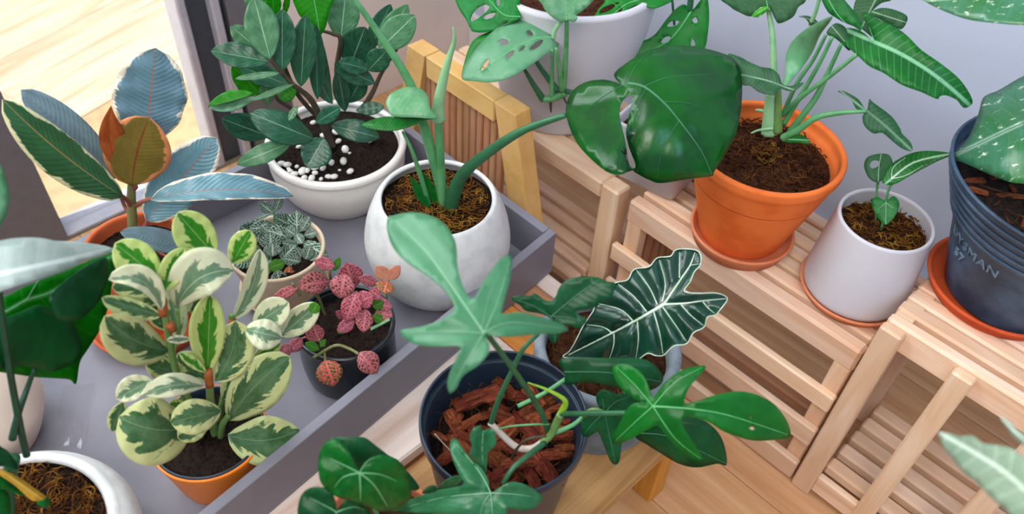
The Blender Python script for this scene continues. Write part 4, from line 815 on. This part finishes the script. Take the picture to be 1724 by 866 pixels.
# the leaf at the lower edge, and the small curled one
oleaf(P_BK, zc(*B4, [(285, 505), (300, 462), (335, 448), (350, 468), (380, 460), (405, 480), (412, 525), (398, 552), (372, 575), (366, 640), (358, 668), (330, 650), (312, 612), (284, 580), (298, 545)]), L_PH4, [zc(*B4, [(350, 470), (345, 560), (350, 650)])], o0=.06, gy=.6, quilt=.006, qd=16, veinmat=V_PALE, vw=.9, step=7)
leaf(P_BK, (782, 802), (735, 826), 9, L_PH4, bo=.08, to=.085)
oleaf(P_BK, zc(*B3, [(684, 570), (692, 550), (740, 515), (830, 480), (950, 440), (1120, 402), (1100, 340), (1060, 250), (1040, 160), (1050, 115), (1080, 112), (1120, 170), (1180, 240), (1240, 300), (1280, 370), (1293, 440), (1305, 448), (1370, 408), (1430, 384), (1500, 395), (1570, 430), (1632, 482), (1610, 515), (1550, 557), (1480, 562), (1405, 555), (1395, 650), (1340, 760), (1280, 740), (1240, 640), (1130, 610), (1000, 590), (850, 580)]), L_PH4,
    [zc(*B3, v) for v in ([(1298, 452), (1220, 310), (1065, 125)], [(1298, 452), (1000, 480), (700, 562)], [(1298, 452), (1450, 460), (1622, 484)], [(1298, 452), (1310, 600), (1330, 740)], [(1298, 452), (1250, 520), (1230, 600)])], o0=.10, gy=.95, curve=.3, quilt=.004, qd=18, veinmat=V_PALE, vw=[1.3, 1.2, 1.0, 1.0, .8], vt=.3, step=9)

# ------------------------------------------------------------------ alocasia in the stone pot
A1 = (940, 400, .27726)
moss(P_ST, .070, SZ+.103, 130, M_COIR, .022, .0009, h=.012)
stem(P_ST, [(1018, 600, .0), (1060, 560, .02), (1105, 530, .035), (1118, 514, .045)], (.005, .003), S_PALE, name='leaf_stalk')
oleaf(P_ST, zc(*A1, [(28, 724), (70, 690), (110, 620), (150, 540), (210, 450), (235, 390), (310, 310), (350, 275), (420, 258), (460, 195), (550, 178), (600, 125), (680, 115), (720, 73), (830, 76), (865, 110), (860, 170), (825, 210), (800, 270), (764, 328), (850, 340), (950, 338), (1010, 355), (1025, 380), (990, 430), (955, 470), (905, 485), (885, 545), (820, 580), (780, 645), (700, 660), (640, 715), (590, 718), (540, 705), (470, 750), (400, 736), (350, 745), (300, 766), (260, 745), (150, 750), (80, 735)]), L_ALO,
    [zc(*A1, v) for v in ([(640, 408), (480, 500), (330, 580), (50, 720)], [(640, 408), (740, 260), (800, 170), (830, 90)], [(640, 408), (770, 400), (880, 385), (1020, 372)], [(600, 405), (550, 300), (472, 195)], [(630, 390), (650, 280), (612, 135)], [(735, 245), (737, 85)], [(535, 450), (460, 360), (362, 282)], [(450, 505), (380, 440), (246, 403)], [(325, 580), (270, 545), (170, 530)], [(338, 585), (335, 660), (304, 752)], [(480, 510), (486, 620), (470, 740)], [(580, 455), (615, 580), (635, 708)], [(635, 425), (710, 530), (777, 632)], [(745, 408), (800, 470), (882, 536)], [(878, 390), (910, 430), (950, 462)], [(800, 170), (855, 160)])],
    o0=.05, gx=.1, gy=.75, curve=.3, quilt=.007, qd=13, veinmat=V_WHITE, vw=[3.0, 2.2, 2.2]+[1.35]*12+[.8], vt=.4, step=6, margin=1.0, vlift=.0012, label='dark arrow-shaped leaf with white veins', smooth=4)

# ------------------------------------------------------------------ heart-leaved anthurium at the lower edge
moss(P_AN, .055, SZ+.097, 90, M_COIR, .02, .0008)
for pts in ([(640, 880, 0), (620, 830, .01), (606, 797, .03)], [(620, 890, 0), (590, 880, .02), (567, 863, .035)]): stem(P_AN, pts, .0022, S_GREEN, name='leaf_stalk')
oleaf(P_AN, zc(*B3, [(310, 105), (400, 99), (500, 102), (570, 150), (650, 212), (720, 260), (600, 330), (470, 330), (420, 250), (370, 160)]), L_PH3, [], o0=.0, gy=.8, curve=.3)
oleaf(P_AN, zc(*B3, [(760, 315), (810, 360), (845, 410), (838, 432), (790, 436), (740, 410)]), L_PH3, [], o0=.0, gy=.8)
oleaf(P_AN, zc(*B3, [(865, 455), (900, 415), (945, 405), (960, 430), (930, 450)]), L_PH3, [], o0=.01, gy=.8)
vA = ([(470, 325), (380, 280), (285, 235)], [(470, 325), (370, 350), (312, 415)], [(470, 325), (475, 420), (475, 500)], [(470, 325), (560, 400), (645, 535)], [(470, 325), (600, 335), (705, 378)], [(470, 325), (520, 250), (600, 222)])
oleaf(P_AN, zc(*B3, [(300, 105), (250, 140), (215, 210), (209, 290), (220, 370), (260, 430), (330, 480), (420, 502), (530, 542), (620, 570), (690, 562), (760, 520), (797, 470), (790, 400), (770, 320), (730, 262), (670, 225), (600, 210), (535, 235), (485, 285), (470, 312), (440, 270), (400, 190), (350, 130)]), L_ANT, [zc(*B3, v) for v in vA], o0=.04, gy=.7, curve=.3, quilt=.003, qd=20, veinmat=V_ANT, vw=[1.5, 1.5, 1.8, 1.8, 1.6, .8], vt=.3, step=9)
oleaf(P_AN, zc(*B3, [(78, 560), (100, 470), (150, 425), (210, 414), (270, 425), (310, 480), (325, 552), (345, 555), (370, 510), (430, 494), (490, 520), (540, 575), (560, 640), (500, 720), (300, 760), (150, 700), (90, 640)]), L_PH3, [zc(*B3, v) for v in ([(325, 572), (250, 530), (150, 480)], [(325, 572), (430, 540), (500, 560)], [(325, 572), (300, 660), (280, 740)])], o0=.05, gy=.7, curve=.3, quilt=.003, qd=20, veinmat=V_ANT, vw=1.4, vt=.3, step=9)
S_DARK2 = stalk('deep_green_stalk', '1f4a34', '173a28')

# ------------------------------------------------------------------ leafy plant in the tall terracotta pot
T_ = (1200, 0, .30026); WC = (1160, 0, .46192); DM = (740, 0, .27842); LZ = (1560, 0, .36937); FZ = (0, 400, .34641); KZ = (0, 640, .26087); QZ = (1560, 680, .21466)
moss(P_TE, .082, RZ+.132, 260, M_COIR, .024, .0011, h=.016); moss(P_TE, .02, RZ+.145, 30, M_MOSS, .016, .001)
stems(P_TE, *T_, [([(318, 745, .005), (322, 640, .005), (330, 520, .005)], (.011, .007), S_PALE), ([(365, 740, .01), (368, 630, .01), (370, 500, .01)], (.006, .003), S_YG), ([(345, 660, 0), (342, 380, -.01), (335, 200, -.02), (312, 55, -.03)], (.005, .0026), S_PALE),
    ([(390, 650, -.01), (470, 470, -.015), (560, 340, -.02), (635, 195, -.03)], (.003, .002), S_GREEN), ([(395, 700, 0), (490, 540, 0), (590, 370, 0), (672, 205, 0)], (.0035, .002), S_GREEN), ([(430, 740, .01), (570, 560, .01), (640, 420, .01), (722, 245, .01)], (.0045, .002), S_GREEN),
    ([(380, 650, .0), (520, 525, .01), (640, 440, .015), (810, 305, .03)], (.0035, .0022), S_GREEN), ([(395, 775, .02), (470, 735, .025), (580, 660, .03), (720, 632, .03), (860, 625, .03)], (.0055, .002), S_GREEN), ([(545, 140, -.05), (575, 70, -.05), (605, -30, -.05)], .0025, S_PALE), ([(330, 640, .0), (270, 620, .0), (240, 618, .0)], (.003, .001), S_PALE), ([(340, 720, .02), (260, 730, .02), (215, 748, .02)], (.002, .001), S_PALE)], name='leaf_stalk')
for vv in ([(0, 0)],):
    oleaf(P_TE, zc(*T_, [(880, 75), (940, 45), (1020, 55), (1092, 95), (1060, 162), (1000, 140), (930, 105)]), L_ARRD, [], o0=-.04, gy=.5)
    oleaf(P_TE, zc(*T_, [(830, -30), (790, 40), (800, 120), (870, 190), (900, 200), (880, 90), (940, 20), (1000, 0), (960, -40)]), L_ARRD, [], o0=-.06, gy=.5)
    oleaf(P_TE, zc(*T_, [(55, -30), (100, 40), (150, 70), (205, 92), (250, 75), (310, 40), (350, 110), (375, 131), (450, 95), (480, 40), (517, 10), (490, -30)]), L_ARRD, [zc(*T_, [(310, 45), (300, 0), (290, -25)])], o0=-.02, gy=.4, veinmat=V_FRESH, vw=1)
    oleaf(P_TE, zc(*T_, [(218, 90), (240, 60), (285, 35), (318, 45), (265, 92), (240, 97)]), L_PEPL, [], o0=-.012, gy=.4, smooth=3, label='lime yellow patch of leaf')
    oleaf(P_TE, zc(*T_, [(482, 92), (530, 88), (570, 105), (590, 130), (550, 140), (520, 105)]), L_ARRD, [], o0=-.05, gy=.5)
    oleaf(P_TE, zc(*T_, [(610, -30), (640, 60), (690, 100), (740, 128), (790, 148), (832, 172), (822, 110), (790, 60), (740, 0), (715, -40)]), L_ARR, [zc(*T_, [(640, -20), (690, 70), (740, 125)])], o0=.0, gy=.3, veinmat=V_FRESH, vw=1.2)
    oleaf(P_TE, zc(*T_, [(640, 190), (650, 160), (690, 130), (740, 150), (760, 200), (770, 280), (745, 270), (700, 215)]), L_ARRD, [], o0=.0, gy=.4)
    oleaf(P_TE, zc(*T_, [(393, 470), (408, 400), (410, 310), (440, 240), (500, 180), (580, 130), (662, 93), (662, 115), (600, 200), (560, 290), (500, 380), (455, 432), (420, 478)]), L_ADAP, [], o0=.012, gx=.35, gy=.0, curve=-.6, axis=((1320, 140), (1395, 32)))
    oleaf(P_TE, zc(*T_, [(640, 190), (680, 162), (740, 155), (800, 162), (850, 187), (906, 232), (872, 150), (833, 80), (870, 71), (930, 108), (1020, 150), (1090, 200), (1170, 280), (1270, 350), (1370, 430), (1432, 510), (1457, 577), (1412, 605), (1370, 560), (1310, 534), (1275, 540), (1258, 555), (1180, 520), (1060, 475), (960, 410), (880, 372), (820, 320), (770, 275), (720, 240), (680, 210)]), L_ARR,
        [zc(*T_, v) for v in ([(908, 236), (1050, 300), (1200, 390), (1330, 490), (1430, 580)], [(908, 236), (880, 160), (860, 85)], [(908, 236), (800, 190), (660, 185)])], o0=.035, gy=.75, curve=.35, quilt=.010, qd=26, veinmat=V_FRESH, vw=[1.2, .7, .7], vt=.35, axis=((1472, 70), (1635, 175)))
    oleaf(P_TE, zc(*T_, [(85, 305), (150, 318), (200, 345), (270, 375), (330, 385), (370, 420), (390, 470), (440, 482), (510, 462), (470, 500), (420, 508), (380, 498), (340, 532), (260, 515), (210, 480), (165, 472), (150, 400)]), L_ARRD, [zc(*T_, [(400, 485), (300, 450), (165, 420)])], o0=.035, gy=.8, veinmat=V_DARK, vw=.9, quilt=.006, qd=20)
    oleaf(P_TE, zc(*T_, [(704, 515), (725, 508), (770, 528), (820, 560), (862, 618), (878, 556), (900, 575), (1000, 650), (1050, 720), (1062, 750), (1110, 800), (1117, 846), (1060, 832), (1000, 785), (950, 745), (900, 748), (850, 705), (838, 655), (845, 635), (800, 605), (770, 548)]), L_ARRD, [zc(*T_, [(862, 622), (960, 700), (1108, 838)])], o0=.035, gy=.6, veinmat=V_DARK, vw=.8)
    oleaf(P_TE, zc(*T_, [(548, 803), (500, 756), (450, 762), (410, 795), (470, 800)]), L_ARR, [], o0=.04, gy=.8)

# ------------------------------------------------------------------ small plant in the white cylinder
moss(P_WH, .052, RZ+.105, 170, M_MOSS, .02, .001, h=.014)
stems(P_WH, *WC, [([(700, 840, .0), (715, 770, .0), (718, 735, .0)], .0016, S_GREEN), ([(682, 830, -.01), (682, 720, -.01), (690, 655, -.01)], .0016, S_GREEN), ([(705, 800, .0), (725, 700, .0), (742, 668, .0)], .0016, S_GREEN)], name='leaf_stalk')
oleaf(P_WH, zc(*WC, [(688, 664), (655, 648), (638, 605), (652, 572), (700, 560), (732, 568), (742, 605), (722, 640)]), L_ARRD, [zc(*WC, [(690, 655), (692, 610), (700, 565)])], o0=-.01, gy=.6, veinmat=V_PALE, vw=.9, holes=[zc(*WC, [(658, 600), (672, 585), (692, 588), (690, 605), (668, 615)])], step=6, quilt=.004, qd=14)
oleaf(P_WH, zc(*WC, [(704, 664), (715, 635), (735, 600), (800, 562), (870, 550), (957, 561), (900, 590), (820, 632), (760, 666), (725, 674)]), L_ARR, [zc(*WC, v) for v in ([(738, 652), (820, 592), (950, 562)], [(738, 652), (745, 610), (790, 575)], [(738, 652), (790, 640), (850, 605)])], o0=.005, gy=.7, veinmat=V_WHITE, vw=[1.2, .7, .7], vt=.4, step=6)
oleaf(P_WH, zc(*WC, [(664, 735), (685, 718), (718, 732), (745, 715), (766, 740), (755, 780), (718, 819), (682, 785)]), L_ARR, [zc(*WC, v) for v in ([(718, 735), (718, 815)], [(718, 740), (745, 760)], [(718, 740), (690, 765)])], o0=.02, gy=.7, veinmat=V_PALE, vw=.7, step=6)

# ------------------------------------------------------------------ monstera with holes in the big white pot
stems(P_BG, *DM, [([(770, 120, .17), (765, 300, .16), (750, 545, .155)], (.0028, .0045), S_GREEN), ([(682, 300, .165), (680, 450, .16), (678, 610, .155)], (.002, .004), S_GREEN), ([(705, 290, .17), (725, 430, .165), (742, 550, .155)], (.002, .005), S_GREEN),
    ([(505, 405, .16), (560, 500, .155), (625, 600, .155)], (.002, .0055), S_DARK), ([(530, 285, .15), (610, 410, .15), (715, 550, .155)], (.002, .005), S_DARK), ([(612, 598, .155), (680, 595, .155), (760, 560, .155)], (.005, .006), S_GREEN), ([(750, 548, .155), (800, 560, .15), (860, 575, .145), (940, 560, .13), (1010, 380, .06), (1010, 120, .02), (960, 0, .0)], (.004, .004), S_DARK), ([(672, 600, .155), (672, 640, .155), (674, 680, .155)], (.003, .001), S_BROWN), ([(745, 580, .155), (765, 620, .155), (780, 650, .155)], (.0015, .0008), S_BROWN),
    ([(1510, 60, -.0), (1520, -20, 0), (1500, -80, .0)], .005, S_DARK), ([(1420, 150, -.02), (1410, 30, -.02), (1400, -50, -.02)], .002, S_DARK), ([(755, 100, .17), (700, 180, .17), (690, 230, .17)], .003, S_PALE)], name='leaf_stalk')
oleaf(P_BG, zc(*DM, [(85, -40), (95, 0), (120, 60), (160, 120), (185, 170), (200, 190), (260, 196), (330, 182), (430, 142), (492, 105), (480, 60), (450, -40)]), L_ADA, [zc(*DM, [(490, 100), (390, 90), (300, 0), (260, -40)])], o0=.12, gy=.6, holes=[zc(*DM, h) for h in ([(188, 115), (215, 62), (270, 28), (303, 42), (270, 82), (205, 128)], [(262, 105), (300, 82), (340, 78), (322, 104), (280, 117)], [(344, 0), (362, -10), (366, 30), (350, 34)], [(360, 155), (395, 132), (415, 130), (395, 152)])], veinmat=V_FRESH, vw=1.1, step=8)
oleaf(P_BG, zc(*DM, [(135, 475), (160, 340), (200, 250), (270, 203), (350, 184), (320, 240), (250, 340), (220, 440)]), L_ADA, [], o0=.155, gy=.6, step=8)
oleaf(P_BG, zc(*DM, [(134, 462), (150, 400), (185, 345), (235, 275), (320, 190), (400, 132), (480, 106), (560, 110), (620, 140), (675, 178), (690, 238), (724, 266), (705, 292), (640, 330), (560, 390), (480, 440), (400, 478), (300, 498), (210, 490), (150, 486)]), L_ADAP, [zc(*DM, [(692, 225), (600, 228), (500, 265), (400, 325), (300, 400), (180, 480)])], o0=.18, gy=1.0, curve=.3, quilt=.007, qd=26, holes=[zc(*DM, h) for h in ([(530, 188), (548, 184), (568, 208), (555, 217), (536, 205)], [(358, 250), (380, 236), (412, 240), (415, 262), (385, 272)], [(545, 295), (580, 258), (625, 240), (612, 272), (570, 300)], [(478, 312), (495, 285), (516, 274), (508, 298)], [(398, 352), (418, 318), (452, 303), (445, 328), (420, 350)], [(250, 424), (268, 384), (300, 356), (292, 395), (265, 425)])], veinmat=V_FRESH, vw=1.5, vt=.3, step=8)
oleaf(P_BG, zc(*DM, [(605, -40), (622, 30), (645, 70), (690, 112), (740, 136), (768, 124), (812, 134), (832, 112), (830, 90), (870, 62), (915, 20), (935, -40)]), L_ADAP, [zc(*DM, [(766, 125), (762, 40), (755, -40)])], o0=.17, gy=.3, quilt=.005, qd=20, veinmat=V_FRESH, vw=1.2, step=8)
oleaf(P_BG, zc(*DM, [(918, 205), (926, 130), (955, 65), (1000, 10), (1020, -40), (1420, -40), (1405, 5), (1340, 38), (1290, 52), (1240, 38), (1185, 32), (1130, 65), (1085, 130), (1000, 182), (940, 222)]), L_ADA, [zc(*DM, [(1400, -20), (1200, 0), (1080, 60), (935, 205)])], o0=.08, gy=.7, holes=[zc(*DM, h) for h in ([(965, 82), (990, 46), (1050, 24), (1058, 42), (1010, 72)], [(978, 165), (992, 140), (1010, 122), (1002, 152)], [(1080, 60), (1095, 38), (1105, 50), (1090, 80)], [(1060, 18), (1088, 14), (1075, 26)])], veinmat=V_FRESH, vw=1.0, step=8)
oleaf(P_BG, zc(*DM, [(1012, 490), (1040, 380), (1090, 310), (1150, 262), (1250, 240), (1310, 200), (1370, 120), (1430, 52), (1480, 26), (1525, 60), (1570, 10), (1612, -40), (1630, 60), (1625, 180), (1598, 300), (1500, 330), (1400, 340), (1280, 350), (1150, 420)]), L_ADA, [zc(*DM, [(1525, 62), (1430, 200), (1330, 280), (1080, 400)])], o0=.03, gy=.6, quilt=.006, qd=26, holes=[zc(*DM, h) for h in ([(1376, 160), (1405, 128), (1450, 128), (1425, 156)], [(1528, 122), (1548, 103), (1562, 130), (1545, 142)], [(1340, 258), (1362, 226), (1395, 222), (1385, 255)], [(1520, 275), (1530, 232), (1548, 270)])], veinmat=V_FRESH, vw=1.4, vt=.4, step=8)

# ------------------------------------------------------------------ square white pot with moss
sq = Plant('moss_pot', (-.520, .868, RZ), 'square white pot with moss half hidden behind the large glossy leaf')
def sqring(h, z, r=.012, n=5):
    out = []
    for cx, cy, a0 in ((h-r, h-r, 0), (-h+r, h-r, 90), (-h+r, -h+r, 180), (h-r, -h+r, 270)):
        for k in range(n): a = math.radians(a0+90*k/(n-1)); out.append((cx+r*math.cos(a), cy+r*math.sin(a), z))
    return out
rings = [sqring(.048, 0), sqring(.053, .003), sqring(.060, .095), sqring(.0605, .099), sqring(.0575, .100), sqring(.056, .097), sqring(.054, .07)]
v = [p for r in rings for p in r]; n = len(rings[0]); f = [x[::-1] for x in grid_faces(len(rings), n, True)]+[tuple(range(n))[::-1]]
o = mesh('pot', v, f, M_MATTEWHITE, sq.root); o.rotation_euler = (0, 0, math.radians(9))
o = mesh('soil', sqring(.0555, .082), [tuple(range(n))], M_SOILBR, sq.root); o.rotation_euler = (0, 0, math.radians(9)); moss(sq, .052, RZ+.083, 110, M_COIR, .02, .001)

# ------------------------------------------------------------------ speckled philodendron in the dark blue pot
chips(P_BL, .116, BZ+.158, 40, .009, .018, M_BARK); moss(P_BL, .115, BZ+.166, 50, M_COIR, .04, .0007, name='coir_fibre')
stem(P_BL, [(1790, 330, 0), (1780, 250, .02), (1770, 200, .03)], .004, S_GREEN, name='leaf_stalk'); stem(P_BL, [(1790, 330, 0), (1830, 120, .0), (1810, -10, .05)], .004, S_GREEN, name='leaf_stalk')
oleaf(P_BL, zc(*LZ, [(102, 720), (150, 680), (200, 610), (235, 520), (255, 450), (285, 428), (330, 410), (444, 345), (560, 310), (660, 420), (660, 700), (560, 850), (444, 838), (380, 830), (300, 800), (220, 765), (160, 740)]), L_SPK, [zc(*LZ, v) for v in ([(640, 480), (440, 560), (280, 635), (106, 718)], [(440, 560), (400, 420)], [(440, 560), (480, 780)])], o0=.06, gx=.2, gy=.75, curve=.3, quilt=.005, qd=40, veinmat=V_DARK, vw=[1.6, .6, .6], vt=.3, step=12, axis=((1780, 190), (1600, 262)))
oleaf(P_BL, zc(*LZ, [(-30, -15), (0, 10), (80, 50), (180, 85), (280, 100), (444, 112), (600, 100), (600, -90), (-10, -90)]), L_SPK, [], o0=.09, gy=.7, curve=.2, axis=((1770, -20), (1560, 0)))
# the embossed maker's letters on its side, read as far as they can be made out
def emboss(txt, th0, z0, size, rr):
    cu = bpy.data.curves.new('lettering', 'FONT'); cu.body = txt; cu.size = size; cu.extrude = .0008; cu.bevel_depth = .0003; cu.resolution_u = 3; cu.space_character = 1.1
    tmp = bpy.data.objects.new('lettering', cu); COL.objects.link(tmp); bpy.context.view_layer.update()
    me = bpy.data.meshes.new_from_object(tmp.evaluated_get(bpy.context.evaluated_depsgraph_get())); COL.objects.unlink(tmp); bpy.data.objects.remove(tmp)
    prof = [(.070, 0), (.072, .002), (.088, .055), (.0965, .085), (.1005, .10)]
    for q in me.vertices:
        x, y, z = q.co; h = z0+y; r = np.interp(h, [p[1] for p in prof], [p[0] for p in prof])+.0006+z; a = th0+x/rr; q.co = (r*math.cos(a), r*math.sin(a), h+.008)
    me.materials.clear(); me.materials.append(M_EMB); o = bpy.data.objects.new('lettering', me); link(o, P_BL.root)
M_EMB = plain('worn_raised_plastic', '6a8196', .5, .4, .05, 60, 0, '36485a')
emboss('DYSMAN', math.radians(-142), .083, .017, .09); emboss('57', math.radians(-134), .062, .017, .088)

# ------------------------------------------------------------------ plants at the left edge
moss(P_MO, .088, TZ+.087, 420, M_MOSS, .022, .0008, h=.012); moss(P_MO, .088, TZ+.087, 420, M_COIR, .022, .0008, name='coir_fibre', h=.010)
stems(P_MO, *FZ, [([(-6, 240, .0), (10, 400, .0), (40, 600, .0), (75, 800, 0), (110, 980, 0), (130, 1060, .0)], (.0024, .0034), S_DARK2), ([(168, 640, -.01), (130, 740, -.01), (85, 870, .0), (60, 980, .0)], (.002, .0034), S_DARK2)], name='leaf_stalk')
stem(P_MO, [(12, 866, .02), (14, 820, .02), (22, 770, .02)], .006, S_DARK, name='leaf_stalk')
oleaf(P_MO, zc(*KZ, [(-40, 555), (0, 572), (60, 598), (150, 645), (230, 705), (298, 758), (245, 782), (200, 772), (100, 682), (0, 612)]), L_YEL, [], o0=.035, gy=.7, label='yellowing strip of leaf')
oleaf(P_MO, zc(*KZ, [(-60, 560), (0, 612), (100, 688), (165, 745), (120, 740), (40, 710), (-60, 690)]), L_PH2, [], o0=.03, gy=.7)
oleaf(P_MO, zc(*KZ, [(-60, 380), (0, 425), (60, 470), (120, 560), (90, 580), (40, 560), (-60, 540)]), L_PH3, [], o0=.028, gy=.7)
oleaf(P_MO, zc(*KZ, [(240, 790), (300, 752), (325, 790), (310, 822), (265, 818)]), L_PH2, [], o0=.04, gy=.7)
oleaf(P_MO, zc(*KZ, [(-60, 690), (0, 690), (60, 740), (70, 830), (60, 920), (-60, 960)]), L_PH2, [], o0=.04, gy=.7)
stem(P_EG, [(-30, 690, 0), (-25, 560, .0), (-25, 440, .01), (-22, 350, .0)], .004, S_GREEN, name='leaf_stalk')
oleaf(P_EG, [(-60, 235), (-10, 262), (10, 300), (16, 335), (8, 368), (-15, 395), (-60, 410)], L_ADAP, [], o0=.0, gy=.5)
oleaf(P_MO, zc(*FZ, [(-100, 640), (-100, 320), (20, 290), (120, 240), (320, 160), (500, 90), (556, 88), (552, 150), (530, 320), (490, 440), (430, 540), (390, 605), (374, 700), (362, 713), (330, 690), (180, 680), (0, 655)]), L_BIG, [zc(*FZ, v) for v in ([(-90, 400), (20, 365), (130, 305), (240, 270), (400, 180), (540, 95)], [(130, 305), (190, 200)])], o0=-.03, gy=.35, veinmat=V_PALE, vw=[1.4, .9], vt=.5, step=14, axis=((-40, 540), (190, 430)))
oleaf(P_MO, zc(*FZ, [(-100, 430), (-20, 400), (60, 380), (130, 350), (200, 330), (290, 375), (345, 395), (372, 450), (402, 530), (372, 600), (300, 640), (230, 652), (100, 625), (-100, 640)]), L_BIGD, [], o0=-.012, gy=.35, step=14)  # dark shape just in front of the translucent leaf
oleaf(P_MO, zc(*FZ, [(245, 285), (320, 210), (420, 140), (515, 98), (524, 180), (508, 250), (480, 312), (410, 385), (350, 407), (285, 392), (250, 340)]), L_BIGD, [], o0=-.005, gy=.35, step=14)
leaf(P_MO, (-30, 430), (192, 420), (18, 12), L_BIGP, bo=.0, to=.0, tilt=1.2)
oleaf(P_MO, zc(*FZ, [(-120, 30), (0, 15), (60, 5), (140, 0), (220, 6), (300, 25), (420, 45), (553, 56), (540, 75), (420, 115), (320, 160), (180, 205), (80, 235), (0, 262), (-120, 300)]), L_BIGP, [], o0=.03, gy=1.25, curve=.4, step=12, axis=((-40, 470), (191, 420)), label='leaf with a pale sheen put into its colour')
leaves(P_MO, *FZ, [(480, 560, 545, 350, 60, L_PH3, D(bo=-.05, to=-.05))] if False else [])

# ------------------------------------------------------------------ silvery-leaved plant at the lower right corner (its pot stands outside the view)
P_SV = Plant('arrowhead_plant', (.075, .36, .0), 'silvery pale-leaved plant reaching in before the right-hand rack')
pot(P_SV, [(.060, 0), (.063, .003), (.085, .15), (.088, .16)], M_NURSERY, 0.0, wall=.004, soil=.14, soilmat=M_SOIL)
stem(P_SV, [(1305, 1345, 0), (1480, 1120, .0), (1690, 955, .0), (1790, 880, .0)], (.0032, .002), S_PALE, name='leaf_stalk'); stem(P_SV, [(1300, 1345, 0), (1570, 1050, -.01), (1730, 850, -.015), (1765, 775, -.018)], (.0032, .002), S_PALE, name='leaf_stalk')
oleaf(P_SV, zc(*QZ, [(93, 224), (180, 233), (225, 250), (270, 256), (350, 251), (400, 282), (430, 310), (540, 325), (650, 345), (710, 385), (780, 430), (900, 520), (1000, 800), (900, 960), (700, 940), (640, 860), (560, 790), (440, 670), (380, 610), (300, 550), (200, 430), (130, 340), (106, 270)]), L_PALE, [zc(*QZ, v) for v in ([(900, 800), (640, 560), (400, 400), (100, 228)], [(640, 560), (660, 420), (560, 390)], [(640, 560), (540, 540), (400, 600)], [(760, 680), (600, 660)])], o0=.0, gy=.6, curve=.2, quilt=.002, qd=20, veinmat=V_WHITE, vw=[1.2, .8, .8, .8], vt=.4)
oleaf(P_SV, zc(*QZ, [(580, 107), (640, 138), (700, 205), (780, 245), (860, 300), (860, 420), (780, 345), (700, 275), (640, 205)]), L_PALE, [], o0=-.02, gy=.6)

# ------------------------------------------------------------------ clear plastic sheet on the tray, bead chain by the window
t = NT('clear_plastic_film'); gl = t.n('ShaderNodeBsdfGlossy'); gl.inputs['Roughness'].default_value = .12; tr = t.n('ShaderNodeBsdfTransparent'); mx = t.n('ShaderNodeMixShader'); mx.inputs[0].default_value = .07
t.l(tr.outputs[0], mx.inputs[1]); t.l(gl.outputs[0], mx.inputs[2]); t.l(mx.outputs[0], t.out.inputs[0]); M_FILM = t.m
def ground(x, y, z):
    d = np.array([x-IW/2, y-IH/2, FPX])@R.T; return d*((z-CAMH)/d[2])+np.array([0, 0, CAMH])
q = [ground(x, y, TZ+.001) for x, y in ((105, 650), (161, 645), (145, 761), (88, 755))]; nu = 12; V = []
for i in range(nu):
    for j in range(nu):
        a, b = i/(nu-1), j/(nu-1); p = (q[0]*(1-a)+q[1]*a)*(1-b)+(q[3]*(1-a)+q[2]*a)*b; V.append((p[0], p[1], TZ+.0012+.0035*abs(math.sin(a*7+b*3))*a*b+(.003 if i == nu-1 or j == nu-1 else 0)))
mesh('plastic_sheet', V, grid_faces(nu, nu), M_FILM, None, label='clear creased plastic sheet lying on the tray by the cream pot', cat='plastic sheet')
ch = empty('bead_chain', (-1.285, .835, .12), 'white bead chain hanging at the wall behind the bushy dark plant', 'blind chain')
vs, fs = [], []
for i in range(5):
    for j in range(6): a = math.pi*i/4; vs.append((.0035*math.sin(a)*math.cos(j*math.pi/3), .0035*math.sin(a)*math.sin(j*math.pi/3), .0035*math.cos(a)))
bm_ = bpy.data.meshes.new('bead'); bm_.from_pydata(vs, [], [f[::-1] for f in grid_faces(5, 6, True)]); bm_.materials.append(M_PEBBLE)
for i in range(44): o = bpy.data.objects.new('bead', bm_); link(o, ch); o.location = (0, .0, i*.0085)
box('cord', (-1.2855, .8345, .12), (-1.2845, .8355, .49), M_PEBBLE, ch, 0)
